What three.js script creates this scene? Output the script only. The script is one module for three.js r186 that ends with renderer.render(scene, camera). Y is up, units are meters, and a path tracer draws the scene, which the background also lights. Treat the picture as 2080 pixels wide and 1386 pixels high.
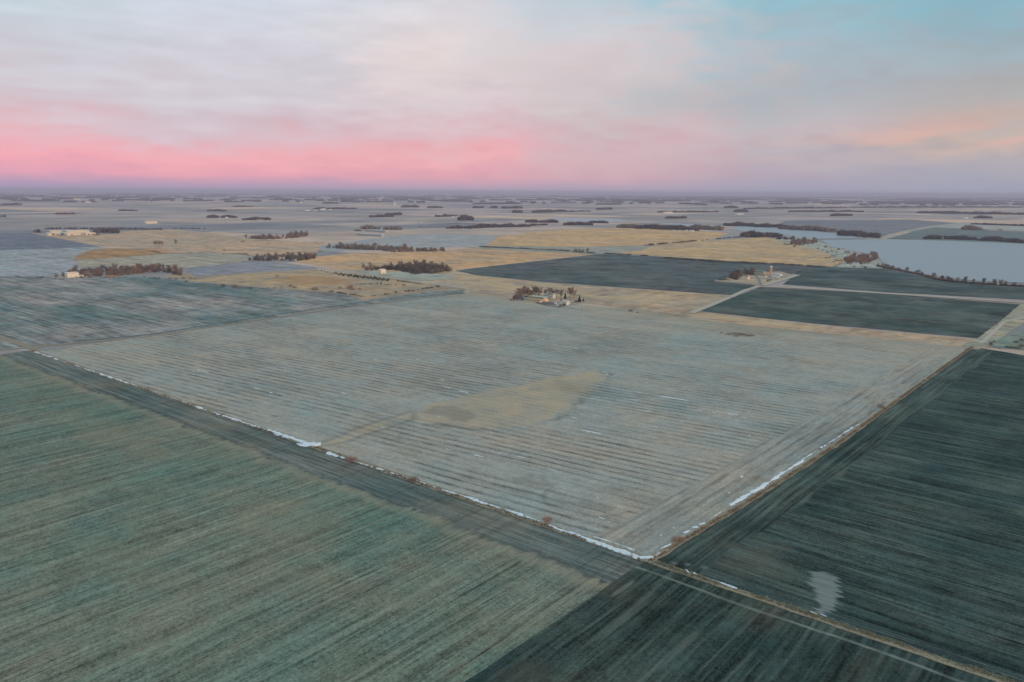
import * as THREE from 'three';
import { mergeGeometries } from 'three/addons/utils/BufferGeometryUtils.js';

// ------------------------------------------------------------------ camera, sky, sun, exposure
const EYE = 190, FOCAL = 1609, HALF_W = 1040, HALF_H = 693;           // a drone 190 m above flat farmland, 28 mm-equivalent lens
const PITCH = Math.atan((693 - 390) / FOCAL), ROLL = 0.3 * Math.PI / 180;
const scene = new THREE.Scene();
const camera = new THREE.PerspectiveCamera(2 * Math.atan(HALF_H / FOCAL) * 180 / Math.PI, 1.5, 1, 150000);
camera.rotation.order = 'YXZ';
camera.position.set(0, EYE, 0);
camera.rotation.set(-PITCH, 0, ROLL);

const renderer = new THREE.WebGLRenderer({ antialias: true });
renderer.setSize(1024, 682);
renderer.toneMapping = THREE.LinearToneMapping;
renderer.toneMappingExposure = 1;
renderer.shadowMap.enabled = true;

// seeded noise
const hash = (x, y, s) => { let h = Math.imul(x | 0, 374761393) ^ Math.imul(y | 0, 668265263) ^ Math.imul(s | 0, 2147483647 - 61); h = Math.imul(h ^ (h >>> 13), 1274126177); h ^= h >>> 16; return (h >>> 0) / 4294967296; };
function vn(x, y, s) {
  const ix = Math.floor(x), iy = Math.floor(y); let fx = x - ix, fy = y - iy;
  fx = fx * fx * (3 - 2 * fx); fy = fy * fy * (3 - 2 * fy);
  const a = hash(ix, iy, s), b = hash(ix + 1, iy, s), c = hash(ix, iy + 1, s), d = hash(ix + 1, iy + 1, s);
  return (a + (b - a) * fx) + ((c + (d - c) * fx) - (a + (b - a) * fx)) * fy;
}
const fbm = (x, y, s, o = 3) => { let v = 0, k = 0.5, t = 0; for (let i = 0; i < o; i++) { v += k * vn(x, y, s + i * 17); t += k; k *= 0.5; x *= 2.03; y *= 2.03; } return v / t; };
function rng(seed) { let a = seed >>> 0; return () => { a = (a + 0x6d2b79f5) | 0; let t = Math.imul(a ^ (a >>> 15), 1 | a); t = (t + Math.imul(t ^ (t >>> 7), 61 | t)) ^ t; return ((t ^ (t >>> 14)) >>> 0) / 4294967296; }; }
const lin = (c) => { c /= 255; return c <= 0.04045 ? c / 12.92 : ((c + 0.055) / 1.055) ** 2.4; };
const sstep = (a, b, x) => { x = Math.min(1, Math.max(0, (x - a) / (b - a))); return x * x * (3 - 2 * x); };
const mix = (a, b, t) => a + (b - a) * t;

// the dusk sky: rows by height above the horizon in degrees, columns by bearing from the view direction (right is positive)
const SKY_EL = [0, 0.45, 1.1, 2.1, 3.9, 6, 9.5, 13.5, 24, 45, 90];
const SKY_COLUMNS = [
  [-140, [[198, 178, 182], [206, 184, 184], [208, 190, 186], [206, 196, 194], [200, 200, 204], [192, 203, 212], [186, 206, 218], [178, 204, 219], [181, 204, 217], [192, 206, 216]]],
  [-90, [[170, 160, 186], [218, 172, 183], [226, 179, 187], [216, 186, 194], [206, 196, 204], [196, 204, 214], [190, 210, 222], [181, 207, 221], [182, 205, 217], [192, 206, 216]]],
  [-50, [[162, 152, 184], [230, 162, 181], [244, 167, 179], [232, 178, 186], [208, 192, 202], [196, 204, 214], [194, 213, 224], [184, 208, 222], [182, 205, 217], [192, 206, 216]]],
  [-32.9, [[164, 154, 186], [230, 166, 185], [244, 171, 183], [232, 182, 190], [212, 200, 209], [201, 210, 219], [200, 218, 228], [185, 208, 222], [182, 205, 217], [192, 206, 216]]],
  [-18.5, [[172, 158, 186], [232, 166, 181], [244, 177, 185], [214, 192, 201], [210, 204, 213], [212, 212, 221], [206, 218, 231], [186, 208, 222], [182, 205, 217], [192, 206, 216]]],
  [-5, [[178, 162, 186], [226, 166, 179], [240, 178, 184], [220, 186, 193], [218, 204, 209], [228, 215, 215], [217, 220, 230], [188, 208, 221], [182, 205, 217], [192, 206, 216]]],
  [7.4, [[174, 164, 184], [206, 170, 181], [212, 178, 185], [210, 184, 190], [206, 194, 196], [210, 202, 206], [192, 206, 216], [177, 205, 219], [181, 204, 217], [192, 206, 216]]],
  [19.2, [[164, 164, 184], [178, 168, 183], [186, 175, 184], [194, 185, 190], [174, 180, 187], [164, 186, 198], [144, 190, 205], [160, 201, 216], [179, 204, 217], [192, 206, 216]]],
  [30.8, [[162, 166, 184], [168, 168, 182], [178, 172, 180], [198, 178, 170], [178, 175, 176], [152, 181, 194], [122, 182, 199], [149, 198, 214], [177, 203, 216], [192, 206, 216]]],
  [60, [[172, 168, 180], [184, 170, 176], [196, 176, 170], [206, 184, 170], [186, 180, 176], [164, 184, 194], [132, 184, 200], [150, 198, 214], [177, 203, 216], [192, 206, 216]]],
  [95, [[214, 184, 168], [226, 190, 164], [230, 194, 164], [226, 198, 172], [212, 198, 184], [184, 196, 200], [152, 194, 208], [160, 200, 214], [179, 203, 216], [192, 206, 216]]],
  [130, [[252, 206, 152], [255, 208, 150], [255, 210, 154], [250, 212, 164], [234, 210, 182], [204, 204, 200], [172, 200, 210], [167, 201, 215], [179, 203, 216], [192, 206, 216]]],
  [172, [[222, 190, 172], [232, 196, 170], [232, 200, 172], [226, 202, 180], [212, 202, 192], [192, 202, 206], [176, 203, 214], [171, 202, 216], [180, 204, 217], [192, 206, 216]]],
];
for (const [, c] of SKY_COLUMNS) c.splice(1, 0, c[0].map((v, k) => v * 0.66 + c[1][k] * 0.34));   // the dim blue-violet band that hugs the horizon
function skyColour(az, el, out) {
  const n = SKY_COLUMNS.length;
  // soft high cloud: streaks bend the colour lookup and carry a little brightness of their own
  const rad = az * Math.PI / 180, cx = Math.sin(rad) * 9, cy = -Math.cos(rad) * 9;
  const drift = fbm(cx * 0.9 + 3.1, cy * 0.9 + el * 0.32, 901, 4) - 0.5, streak = fbm(cx * 0.7 + cy * 0.5, el * 0.95 + cx * 0.12, 917, 4) - 0.5;
  const fine = fbm(cx * 3.2 + cy * 1.3, el * 2.0 + cx * 0.3, 933, 6) - 0.5;
  const low = Math.min(1, el / 3);
  let e = Math.max(0, el + (drift * 2.4 + streak * 1.5 + fine * 1.7) * low * (el < 30 ? 1 : 0.4));
  let a = az + (drift * 11 + streak * 6 + fine * 7) * low;
  if (a < -140) a += 360; if (a >= 220) a -= 360;
  let k = n - 1; for (let i = 0; i < n - 1; i++) if (a >= SKY_COLUMNS[i][0] && a < SKY_COLUMNS[i + 1][0]) { k = i; break; }
  const a0 = SKY_COLUMNS[k][0], a1 = k === n - 1 ? 220 : SKY_COLUMNS[k + 1][0];
  let t = (a - a0) / (a1 - a0); t = t * t * (3 - 2 * t);
  const A = SKY_COLUMNS[k][1], B = SKY_COLUMNS[(k + 1) % n][1];
  let r = 0; while (r < SKY_EL.length - 2 && e > SKY_EL[r + 1]) r++;
  let v = Math.min(1, (e - SKY_EL[r]) / (SKY_EL[r + 1] - SKY_EL[r]));
  // a bank of thin cloud low on the right that still catches the sunset
  const bank = Math.exp(-(((el - 3.4 - (az - 26) * 0.075) / 1.15) ** 2)) * sstep(12, 31, az) * sstep(85, 50, az) * sstep(0.4, 0.68, fbm(cx * 0.8, el * 1.9 - az * 0.13, 951, 4));
  const veil = 1 + (streak * 0.12 + fine * 0.14) * low;
  const WARM = [228, 178, 168];
  for (let c = 0; c < 3; c++) out[c] = lin(mix(mix(mix(A[r][c], B[r][c], t), mix(A[r + 1][c], B[r + 1][c], t), v), WARM[c], bank * 0.7)) * veil;
}
{
  const w = 4096, h = 2048, data = new Float32Array(w * h * 4), o = [0, 0, 0];
  for (let j = 0; j < h; j++) {
    const el = (j + 0.5) / h * 180 - 90;
    if (el < -0.5) { for (let i = 0; i < w; i++) { const p = (j * w + i) * 4; data[p] = 0.3; data[p + 1] = 0.29; data[p + 2] = 0.31; data[p + 3] = 1; } continue; }
    for (let i = 0; i < w; i++) {
      const th = ((i + 0.5) / w - 0.5) * 2 * Math.PI, dx = Math.cos(th), dz = Math.sin(th);
      const p = (j * w + i) * 4;
      if (el > 26 && (i & 3)) { const q = p - (i & 3) * 4; data[p] = data[q]; data[p + 1] = data[q + 1]; data[p + 2] = data[q + 2]; data[p + 3] = 1; continue; }
      skyColour(Math.atan2(dx, -dz) * 180 / Math.PI, Math.max(0, el), o);
      data[p] = o[0]; data[p + 1] = o[1]; data[p + 2] = o[2]; data[p + 3] = 1;
    }
  }
  const sky = new THREE.DataTexture(data, w, h, THREE.RGBAFormat, THREE.FloatType);
  sky.mapping = THREE.EquirectangularReflectionMapping; sky.magFilter = THREE.LinearFilter; sky.needsUpdate = true;
  scene.background = sky; scene.environment = sky;
}
// the sun, almost down, behind the camera to its right: it only catches walls, roofs and tree crowns
const SUN_EL = 3.2 * Math.PI / 180, SUN_AZ = 128 * Math.PI / 180;
const sun = new THREE.DirectionalLight(new THREE.Color().setRGB(1, 0.6, 0.33), 2.3);
sun.position.set(Math.sin(SUN_AZ) * Math.cos(SUN_EL) * 4000, Math.sin(SUN_EL) * 4000, -Math.cos(SUN_AZ) * Math.cos(SUN_EL) * 4000 - 1500);
sun.target.position.set(0, 0, -1500);
sun.castShadow = true; sun.shadow.radius = 5; sun.shadow.mapSize.set(4096, 4096);
Object.assign(sun.shadow.camera, { left: -3500, right: 3500, top: 1500, bottom: -1500, near: 10, far: 9000 });
scene.add(sun, sun.target);
scene.fog = new THREE.FogExp2(new THREE.Color().setRGB(0.70, 0.71, 0.95), 0.000043);

// ------------------------------------------------------------------ survey: where things stand on the flat ground
// a ground point from its bearing in the photograph (the same lens as above), as [x, z] in metres
function spot(px, py) {
  const dx0 = px - HALF_W, dy0 = HALF_H - py, c = Math.cos(ROLL), s = Math.sin(ROLL), dx = dx0 * c - dy0 * s, dy = dx0 * s + dy0 * c;
  const C = Math.cos(PITCH), S = Math.sin(PITCH), Y = dy * C - FOCAL * S, Z = -FOCAL * C - dy * S, k = EYE / -Y;
  return [dx * k, Z * k];
}
const spots = (list) => list.map(([x, y]) => spot(x, y));
// the section grid: a runs along the ditch from the near corner of the big field to its left corner, b along the other edge to its right corner
const CORNER = spot(1310, 1137), GA = -140 * Math.PI / 180, UA = [Math.cos(GA), Math.sin(GA)], UB = [-UA[1], UA[0]];
const at = (a, b) => [CORNER[0] + UA[0] * a + UB[0] * b, CORNER[1] + UA[1] * a + UB[1] * b];
const grid = ([x, z]) => [(x - CORNER[0]) * UA[0] + (z - CORNER[1]) * UA[1], (x - CORNER[0]) * UB[0] + (z - CORNER[1]) * UB[1]];

// ------------------------------------------------------------------ helpers
const taken = {};
const numbered = (name) => { const n = taken[name] = (taken[name] ?? -1) + 1; return n ? name + '_' + String(n).padStart(3, '0') : name; };
function tag(o, label, category, group, kind) {
  o.userData = { label, category };
  if (group) o.userData.group = group;
  if (kind) o.userData.kind = kind;
  return o;
}
function add(o, name, label, category, { group, kind } = {}) {
  o.name = numbered(name); tag(o, label, category, group, kind); scene.add(o);
  o.traverse((m) => { if (m.isMesh) { m.castShadow = true; m.receiveShadow = true; } });
  return o;
}
const part = (name, geometry, material, parent) => { const m = new THREE.Mesh(geometry, material); m.name = name; m.castShadow = m.receiveShadow = true; parent.add(m); return m; };
const std = (color, roughness = 0.95, extra = {}) => new THREE.MeshStandardMaterial({ ...(color && { color: new THREE.Color().setRGB(...color) }), roughness, ...extra });
// survey colours read under the blue dusk light, balanced to what the surfaces are under white light
const DUSK = [0.525, 0.60, 0.655];
const bal = (r, g, b) => [Math.min(0.85, lin(r) / DUSK[0]), Math.min(0.85, lin(g) / DUSK[1]), Math.min(0.85, lin(b) / DUSK[2])];
// earth, straw and grass: no gloss
const matte = (map) => new THREE.MeshPhysicalMaterial({ map, roughness: 1, specularIntensity: 0.08 });
const enc = new Uint8Array(4097); for (let i = 0; i <= 4096; i++) { const c = i / 4096; enc[i] = Math.round(255 * (c <= 0.0031308 ? 12.92 * c : 1.055 * c ** (1 / 2.4) - 0.055)); }
function texture(w, h, fn, wrap = THREE.ClampToEdgeWrapping) {
  const d = new Uint8Array(w * h * 4), o = [0, 0, 0];
  for (let j = 0, p = 0; j < h; j++) for (let i = 0; i < w; i++, p += 4) {
    fn((i + 0.5) / w, (j + 0.5) / h, o, i, j);
    for (let c = 0; c < 3; c++) d[p + c] = enc[Math.max(0, Math.min(4096, o[c] * 4096 | 0))];
    d[p + 3] = 255;
  }
  const t = new THREE.DataTexture(d, w, h); t.colorSpace = THREE.SRGBColorSpace; t.magFilter = THREE.LinearFilter; t.minFilter = THREE.LinearFilter; t.wrapS = t.wrapT = wrap; t.needsUpdate = true;
  return t;
}
// distance to a polygon's edge in its plane, negative inside
function polyDist(pts, x, y) {
  let d = 1e9, inside = false;
  for (let i = 0, j = pts.length - 1; i < pts.length; j = i++) {
    const [x0, y0] = pts[j], [x1, y1] = pts[i], ex = x1 - x0, ey = y1 - y0, t = Math.max(0, Math.min(1, ((x - x0) * ex + (y - y0) * ey) / (ex * ex + ey * ey)));
    d = Math.min(d, Math.hypot(x - x0 - ex * t, y - y0 - ey * t));
    if ((y0 > y) !== (y1 > y) && x < (x1 - x0) * (y - y0) / (y1 - y0) + x0) inside = !inside;
  }
  return inside ? -d : d;
}
// a flat sheet of ground from its outline in [x, z]; the outline is broken up a little, uv runs 0..1 over its box on the section grid
function sheet(outline, y, { rough = 1.2, step = 14, seed = 1, close = true } = {}) {
  const pts = [];
  outline.forEach((p, i) => {
    const q = outline[(i + 1) % outline.length], L = Math.hypot(q[0] - p[0], q[1] - p[1]), n = Math.max(1, Math.min(60, Math.round(L / step)));
    for (let k = 0; k < n; k++) {
      const t = k / n, x = mix(p[0], q[0], t), z = mix(p[1], q[1], t), w = k ? (fbm(x / 9, z / 9, seed) - 0.5) * 2 * rough : 0;
      pts.push([x - (q[1] - p[1]) / L * w, z + (q[0] - p[0]) / L * w]);
    }
  });
  const faces = THREE.ShapeUtils.triangulateShape(pts.map(([x, z]) => new THREE.Vector2(x, -z)), []);
  const g = new THREE.BufferGeometry(), gr = pts.map(grid);
  const lo = [Math.min(...gr.map((p) => p[0])), Math.min(...gr.map((p) => p[1]))], hi = [Math.max(...gr.map((p) => p[0])), Math.max(...gr.map((p) => p[1]))];
  g.setAttribute('position', new THREE.Float32BufferAttribute(pts.flatMap(([x, z]) => [x, y, z]), 3));
  g.setAttribute('normal', new THREE.Float32BufferAttribute(pts.flatMap(() => [0, 1, 0]), 3));
  g.setAttribute('uv', new THREE.Float32BufferAttribute(gr.flatMap(([a, b]) => [(a - lo[0]) / (hi[0] - lo[0]), (b - lo[1]) / (hi[1] - lo[1])]), 2));
  const idx = [];
  for (const [a, b, c] of faces) { const s = (pts[b][0] - pts[a][0]) * (pts[c][1] - pts[a][1]) - (pts[b][1] - pts[a][1]) * (pts[c][0] - pts[a][0]); idx.push(...(s > 0 ? [a, c, b] : [a, b, c])); }
  g.setIndex(idx);
  return { g, lo, hi };
}
// a strip of ground along a line, uv in metres / 16
function strip(line, width, y, { rough = 0.25, seed = 5, step = 5, taper = 0 } = {}) {
  const P = [], U = [], I = []; let run = 0;
  for (let i = 0; i < line.length - 1; i++) {
    const p = line[i], q = line[i + 1], L = Math.hypot(q[0] - p[0], q[1] - p[1]), nx = -(q[1] - p[1]) / L, nz = (q[0] - p[0]) / L, n = Math.max(1, Math.min(160, Math.ceil(L / step)));
    for (let k = i ? 1 : 0; k <= n; k++) {
      const t = k / n, x = mix(p[0], q[0], t), z = mix(p[1], q[1], t), s = run + L * t, end = taper ? Math.min(1, s / taper + 0.05) : 1;
      const w0 = width / 2 * end + (fbm(s / 6, 3.3, seed) - 0.5) * 2 * rough * width, w1 = width / 2 * end + (fbm(s / 6, 9.7, seed + 3) - 0.5) * 2 * rough * width;
      P.push(x - nx * w0, y, z - nz * w0, x + nx * w1, y, z + nz * w1); U.push(s / 16, 0, s / 16, width / 16);
    }
    run += L;
  }
  for (let k = 0; k < P.length / 6 - 1; k++) I.push(k * 2, k * 2 + 2, k * 2 + 1, k * 2 + 1, k * 2 + 2, k * 2 + 3);
  const g = new THREE.BufferGeometry();
  g.setAttribute('position', new THREE.Float32BufferAttribute(P, 3)); g.setAttribute('uv', new THREE.Float32BufferAttribute(U, 2)); g.setIndex(I); g.computeVertexNormals();
  if (g.attributes.normal.getY(0) < 0) { for (let k = 0; k < I.length; k += 3) [I[k], I[k + 1]] = [I[k + 1], I[k]]; g.setIndex(I); g.computeVertexNormals(); }
  return g;
}
// ------------------------------------------------------------------ ground and fields
// soil and crop residue: two base tones mottled by noise, streaked along the rows the machines left, with the grain of clods and straw
function soil(spec) {
  const { c1, c2, scale = 60, rows = 'a', turn = 0, streak = 0.25, period = 9, line = 0.2, thin = 7, grain = 0.12, seed = 1, sharp = 0.25, fine = 1.6, clod = 0, clodSize = 8, long = 1 } = spec;
  const ct = Math.cos(turn), st = Math.sin(turn);
  return (a, b, o) => {
    let s = rows === 'a' ? b : a, t = rows === 'a' ? a : b;
    [s, t] = [s * ct - t * st, s * st + t * ct];
    const wob = (vn(t / 70, s / 30, seed + 71) - 0.5) * 2.2; s += wob;
    const m = sstep(0.5 - sharp, 0.5 + sharp, fbm(a / scale, b / scale, seed, 4) * 0.72 + fbm(s / (scale * 0.22), t / (scale * 1.6), seed + 5, 3) * 0.28);
    const k1 = vn(s / fine, t / (fine * 9 * long), seed + 11) - 0.5, k2 = vn(s / (fine * 1.9), t / (fine * 42 * long), seed + 13) - 0.5, k3 = vn(s / (fine * 5.5), t / 170, seed + 19) - 0.5;
    const ph = s / period - Math.floor(s / period), ln = Math.max(0, 1 - Math.abs(ph - 0.5) * thin) * sstep(0.22, 0.62, vn(s / 35, t / 60, seed + 23)) * (0.15 + 1.1 * vn(s / 4, t / 11, seed + 24));
    const g = vn(a * 1.3, b * 1.3, seed + 31) + vn(a * 3.1, b * 3.1, seed + 37) - 1;
    const cl = clod ? clod * (vn(a / clodSize, b / clodSize, seed + 51) + vn(a / clodSize / 2.7, b / clodSize / 2.7, seed + 53) + 0.7 * vn(a / clodSize * 2.3, b / clodSize * 2.3, seed + 57) - 1.35) : 0;
    const v = Math.max(0.25, 1 + cl + streak * (k1 * 1.0 + k2 * 0.8 + k3 * 0.5) - line * ln + grain * g), hue = vn(a / 23, b / 17, seed + 41) - 0.5;
    o[0] = mix(c1[0], c2[0], m) * v * (1 + hue * 0.15); o[1] = mix(c1[1], c2[1], m) * v; o[2] = mix(c1[2], c2[2], m) * v * (1 - hue * 0.1);
  };
}
const tint = (o, c, k) => { o[0] = mix(o[0], c[0], k); o[1] = mix(o[1], c[1], k); o[2] = mix(o[2], c[2], k); };
const scaleBy = (o, k) => { o[0] *= k; o[1] *= k; o[2] *= k; };
function field(outline, label, layer, spec, { res = 512, name = 'field', category = 'field', over, rough = 1.5, step } = {}) {
  const { g, lo, hi } = sheet(outline, layer * 0.05, { seed: 100 + layer, rough, step }), base = spec.fn ?? soil(spec);
  const A = hi[0] - lo[0], B = hi[1] - lo[1], k = Math.min(1, Math.max(A, B) / Math.min(A, B));
  const rw = A >= B ? res : Math.max(128, Math.round(res * A / B)), rh = B >= A ? res : Math.max(128, Math.round(res * B / A));
  const map = texture(rw, rh, (u, v, o) => { const a = lo[0] + u * A, b = lo[1] + v * B; base(a, b, o); if (over) over(a, b, o); });
  return add(new THREE.Mesh(g, matte(map)), name, label, category, { kind: 'structure' });
}

{ // the plain itself, out to the horizon: a patchwork of half-mile fields with section roads
  const tone = [bal(154, 142, 136), bal(140, 134, 132), bal(110, 112, 118), bal(178, 156, 136), bal(128, 126, 126), bal(150, 138, 136), bal(164, 146, 134), bal(118, 118, 120)];
  const road = bal(160, 156, 156), SPAN = 16384, MILE = SPAN / 20;
  const map = texture(2048, 2048, (u, v, o) => {
    const a = u * SPAN, b = v * SPAN, ia = Math.floor(a / MILE), ib = Math.floor(b / MILE), split = hash(ia, ib, 5);
    const fa = a / MILE - ia, fb = b / MILE - ib, sub = split < 0.35 ? 0 : split < 0.7 ? (fa > 0.5 ? 1 : 0) : (fb > 0.5 ? 1 : 0);
    const c = tone[Math.floor(hash(ia * 2 + sub, ib, 9) * tone.length)], m = tone[Math.floor(hash(ia, ib, 29) * tone.length)];
    const k = 0.42 * fbm(a / 420, b / 420, 41, 4), v1 = 0.7 + 0.6 * fbm(a / 150, b / 150, 43, 4) + 0.16 * (hash(a, b, 3) - 0.5);
    for (let q = 0; q < 3; q++) o[q] = mix(c[q], m[q], k) * v1;
    const e = Math.min(Math.min(fa, 1 - fa), Math.min(fb, 1 - fb)) * MILE; if (e < 9 && (ia + ib) % 2 === 0) tint(o, road, 0.5);
  }, THREE.RepeatWrapping);
  const R = 64000, n = 40, g = new THREE.PlaneGeometry(2 * R, 2 * R, n, n); g.rotateX(-Math.PI / 2);
  const P = g.attributes.position, U = g.attributes.uv;
  for (let i = 0; i < P.count; i++) { const [a, b] = grid([P.getX(i), P.getZ(i)]); U.setXY(i, a / SPAN, b / SPAN); }
  add(new THREE.Mesh(g, matte(map)), 'ground', 'flat grey brown farmland plain running out to the horizon', 'ground', { kind: 'structure' });
}

// --- the big stubble field with its grassed waterway
// the right edge of the big field is not quite straight: its grass strip bows out by a few metres
const BOW = [[0, -2.2], [12, -3.4], [41, -4.2], [63, -5.3], [86, -6.8], [141, -8.7], [207, -10.6], [268, -11.6], [390, -10.6], [530, -9.8], [700, -9.2], [785, -9.2]];
const bow = (b) => { let i = 0; while (i < BOW.length - 2 && b > BOW[i + 1][0]) i++; return mix(BOW[i][1], BOW[i + 1][1], Math.max(0, Math.min(1, (b - BOW[i][0]) / (BOW[i + 1][0] - BOW[i][0])))); };
const bowLine = (off, from = 0) => BOW.filter(([b]) => b >= from).map(([b, a]) => at(a + off, b));
const toGrid = (list) => spots(list).map(grid);
const WATERWAY = toGrid([[838, 850], [832, 840], [872, 823], [950, 803], [1000, 793], [1100, 773], [1180, 757], [1212, 752], [1226, 757], [1222, 772], [1186, 804], [1152, 831], [1110, 850], [1050, 867], [1000, 873], [950, 866], [880, 858]]);
const ISLAND = toGrid([[852, 838], [880, 826], [915, 824], [955, 836], [968, 848], [945, 860], [915, 856], [905, 846], [872, 843]]);
const TAIL = toGrid([[648, 908], [690, 888], [760, 862], [836, 838], [838, 850], [770, 874], [700, 896]]);
{
  const straw = bal(139, 136, 128), greyc = bal(127, 134, 131), grass = bal(146, 135, 116), dark = bal(92, 96, 92), dry = bal(152, 140, 118);
  const inner = soil({ c1: greyc, c2: straw, scale: 95, rows: 'a', turn: -0.085, streak: 0.2, period: 9.4, line: 0.52, thin: 3.4, grain: 0.36, seed: 3, sharp: 0.34, fine: 1.1, clod: 0.12, clodSize: 4 });
  const edge = soil({ c1: bal(126, 130, 127), c2: bal(134, 132, 124), scale: 80, rows: 'b', streak: 0.26, period: 9.2, line: 0.34, thin: 4, grain: 0.34, seed: 9, clod: 0.12, clodSize: 4 });
  const t2 = [0, 0, 0];
  field([...bowLine(1.6, 3).reverse(), at(0, 3), at(832, 2), at(836, 380), at(832, 742), at(640, 765), at(430, 776), at(150, 784)], 'pale grey stubble field with faint rows and a tan waterway in its middle', 4, {
    fn: (a, b, o) => {
      inner(a, b, o);
      const h = sstep(40, 35, a - bow(b) * 0.6 + (vn(b / 20, 1, 6) - 0.5) * 4); if (h > 0) { edge(a, b, t2); tint(o, t2, h); }
      const wx = (fbm(a / 14, b / 14, 61, 3) - 0.5) * 16, wy = (fbm(a / 14, b / 14, 67, 3) - 0.5) * 16;
      const d = polyDist(WATERWAY, a + wx, b + wy), g = vn(a * 0.9, b * 0.9, 71) - 0.5, g2 = fbm(a / 18, b / 18, 73, 3) - 0.5;
      if (d < 8) { const k = sstep(5, -7, d + (vn(a / 2.2, b / 2.2, 74) - 0.5) * 7) * (0.68 + g2 * 0.6 + g * 0.2); t2[0] = grass[0] * (1 + g * 0.2 + g2 * 0.3); t2[1] = grass[1] * (1 + g * 0.2 + g2 * 0.26); t2[2] = grass[2] * (1 + g * 0.2 + g2 * 0.2); tint(o, t2, k); }
      const rim = Math.exp(-((d - 4) ** 2) / 14) * sstep(0.5, 0.78, fbm(a / 60, b / 60, 79, 2)); if (rim > 0.01) tint(o, dark, rim * 0.75);
      const di = polyDist(ISLAND, a + wx * 0.5, b + wy * 0.5); if (di < 2) tint(o, dark, sstep(2, -4, di) * (0.42 + g2 * 0.5));
      const dt = polyDist(TAIL, a + wx * 0.35, b + wy * 0.35); if (dt < 3) tint(o, dry, sstep(2.5, -4, dt) * (0.5 + g2)); if (dt > 0 && dt < 7) tint(o, dark, 0.35 * sstep(7, 3, dt));
      const corner = sstep(140, 0, Math.hypot(a - 745, (b - 60) * 1.2)); tint(o, dry, corner * 0.4 * (0.5 + g2 * 1.6));        // straw left on the light knoll
      const far = sstep(640, 760, b + (fbm(a / 50, b / 30, 83, 3) - 0.5) * 120); tint(o, dry, far * 0.4);
      for (const [ca, cb, r, k] of [[380, 28, 6, 0.6], [118, 50, 22, 0.4], [64, 42, 24, 0.35], [345, 430, 14, 0.4]]) { const q = Math.hypot(a - ca, (b - cb) * 1.7) + (fbm(a / 6, b / 6, 87, 2) - 0.5) * r; if (q < r) tint(o, dark, k * sstep(r, r * 0.3, q)); }
      const sweep = Math.abs(Math.hypot(a - 70, b - 52) - 30); if (sweep < 1.6 && b < 52) scaleBy(o, 0.86);                          // a tractor's turning track
      const low = sstep(0.56, 0.78, fbm(a / 120, b / 70, 97, 3)); scaleBy(o, 1 - low * 0.13);                                      // damper, darker soil in low ground
    },
  }, { res: 2048, rough: 0.8 });
}
// --- foreground fields
{
  const body = soil({ c1: bal(80, 102, 93), c2: bal(103, 108, 97), scale: 60, rows: 'b', turn: 0.03, streak: 0.46, period: 4.3, line: 0.42, grain: 0.55, seed: 21, long: 3.2, sharp: 0.36, fine: 0.95, clod: 0.22, clodSize: 2.2 });
  const head = soil({ c1: bal(74, 86, 84), c2: bal(92, 98, 95), scale: 46, rows: 'a', streak: 0.7, period: 5.2, line: 0.4, grain: 0.4, seed: 25, fine: 0.8, long: 2.4 });
  const t2 = [0, 0, 0], rim = bal(128, 122, 108), warm = bal(132, 120, 98);
  field([at(-1, -2.5), at(846, -2.5), at(846, -30), at(700, -170), at(480, -300), at(200, -360), at(-1, -300)], 'green grey tilled field with fine slanting rows filling the lower left', 3, {
    fn: (a, b, o) => {
      body(a, b, o);
      const wob = (fbm(a / 24, b / 60, 27, 3) - 0.5) * 10 + (vn(a / 3.2, 4, 28) - 0.5) * 5, d = -b - 36 - wob;
      const k = sstep(2, -2, d); if (k > 0) { head(a, b, t2); tint(o, t2, k); }
      scaleBy(o, 1 - 0.3 * Math.exp(-((d + 2.4) ** 2) / 4) * (0.4 + fbm(a / 25, b / 9, 34, 2)));   // the dead furrow at its edge
      tint(o, rim, Math.exp(-((d - 4) ** 2) / 22) * 0.5 * (0.3 + fbm(a / 20, b / 9, 33, 2)));
      tint(o, warm, 0.22 * sstep(0.5, 0.8, fbm(a / 60, b / 45, 35, 4)));
      const fresh = sstep(0.6, 0.8, fbm(a / 2.6, b / 130, 36, 2)) * 0.22; scaleBy(o, 1 - fresh);
      const tram = a + (vn(b / 60, 3, 37) - 0.5) * 2, ph2 = tram / 27.5 - Math.floor(tram / 27.5), near = Math.min(Math.abs(ph2 * 27.5 - 6), Math.abs(ph2 * 27.5 - 8.1)); if (near < 0.55 && d > 0) tint(o, rim, 0.3 * (0.3 + vn(a, b / 9, 38)));   // a sprayer's wheel marks
      if (Math.abs(a - 47) < 1.1 && b < -46 && b > -92) scaleBy(o, 0.66);
      if (Math.abs(a - 655 - (b + 90) * 0.1) < 1.5 && b < -44) tint(o, rim, 0.6);
    },
  }, { res: 2048, rough: 1 });
}
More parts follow.
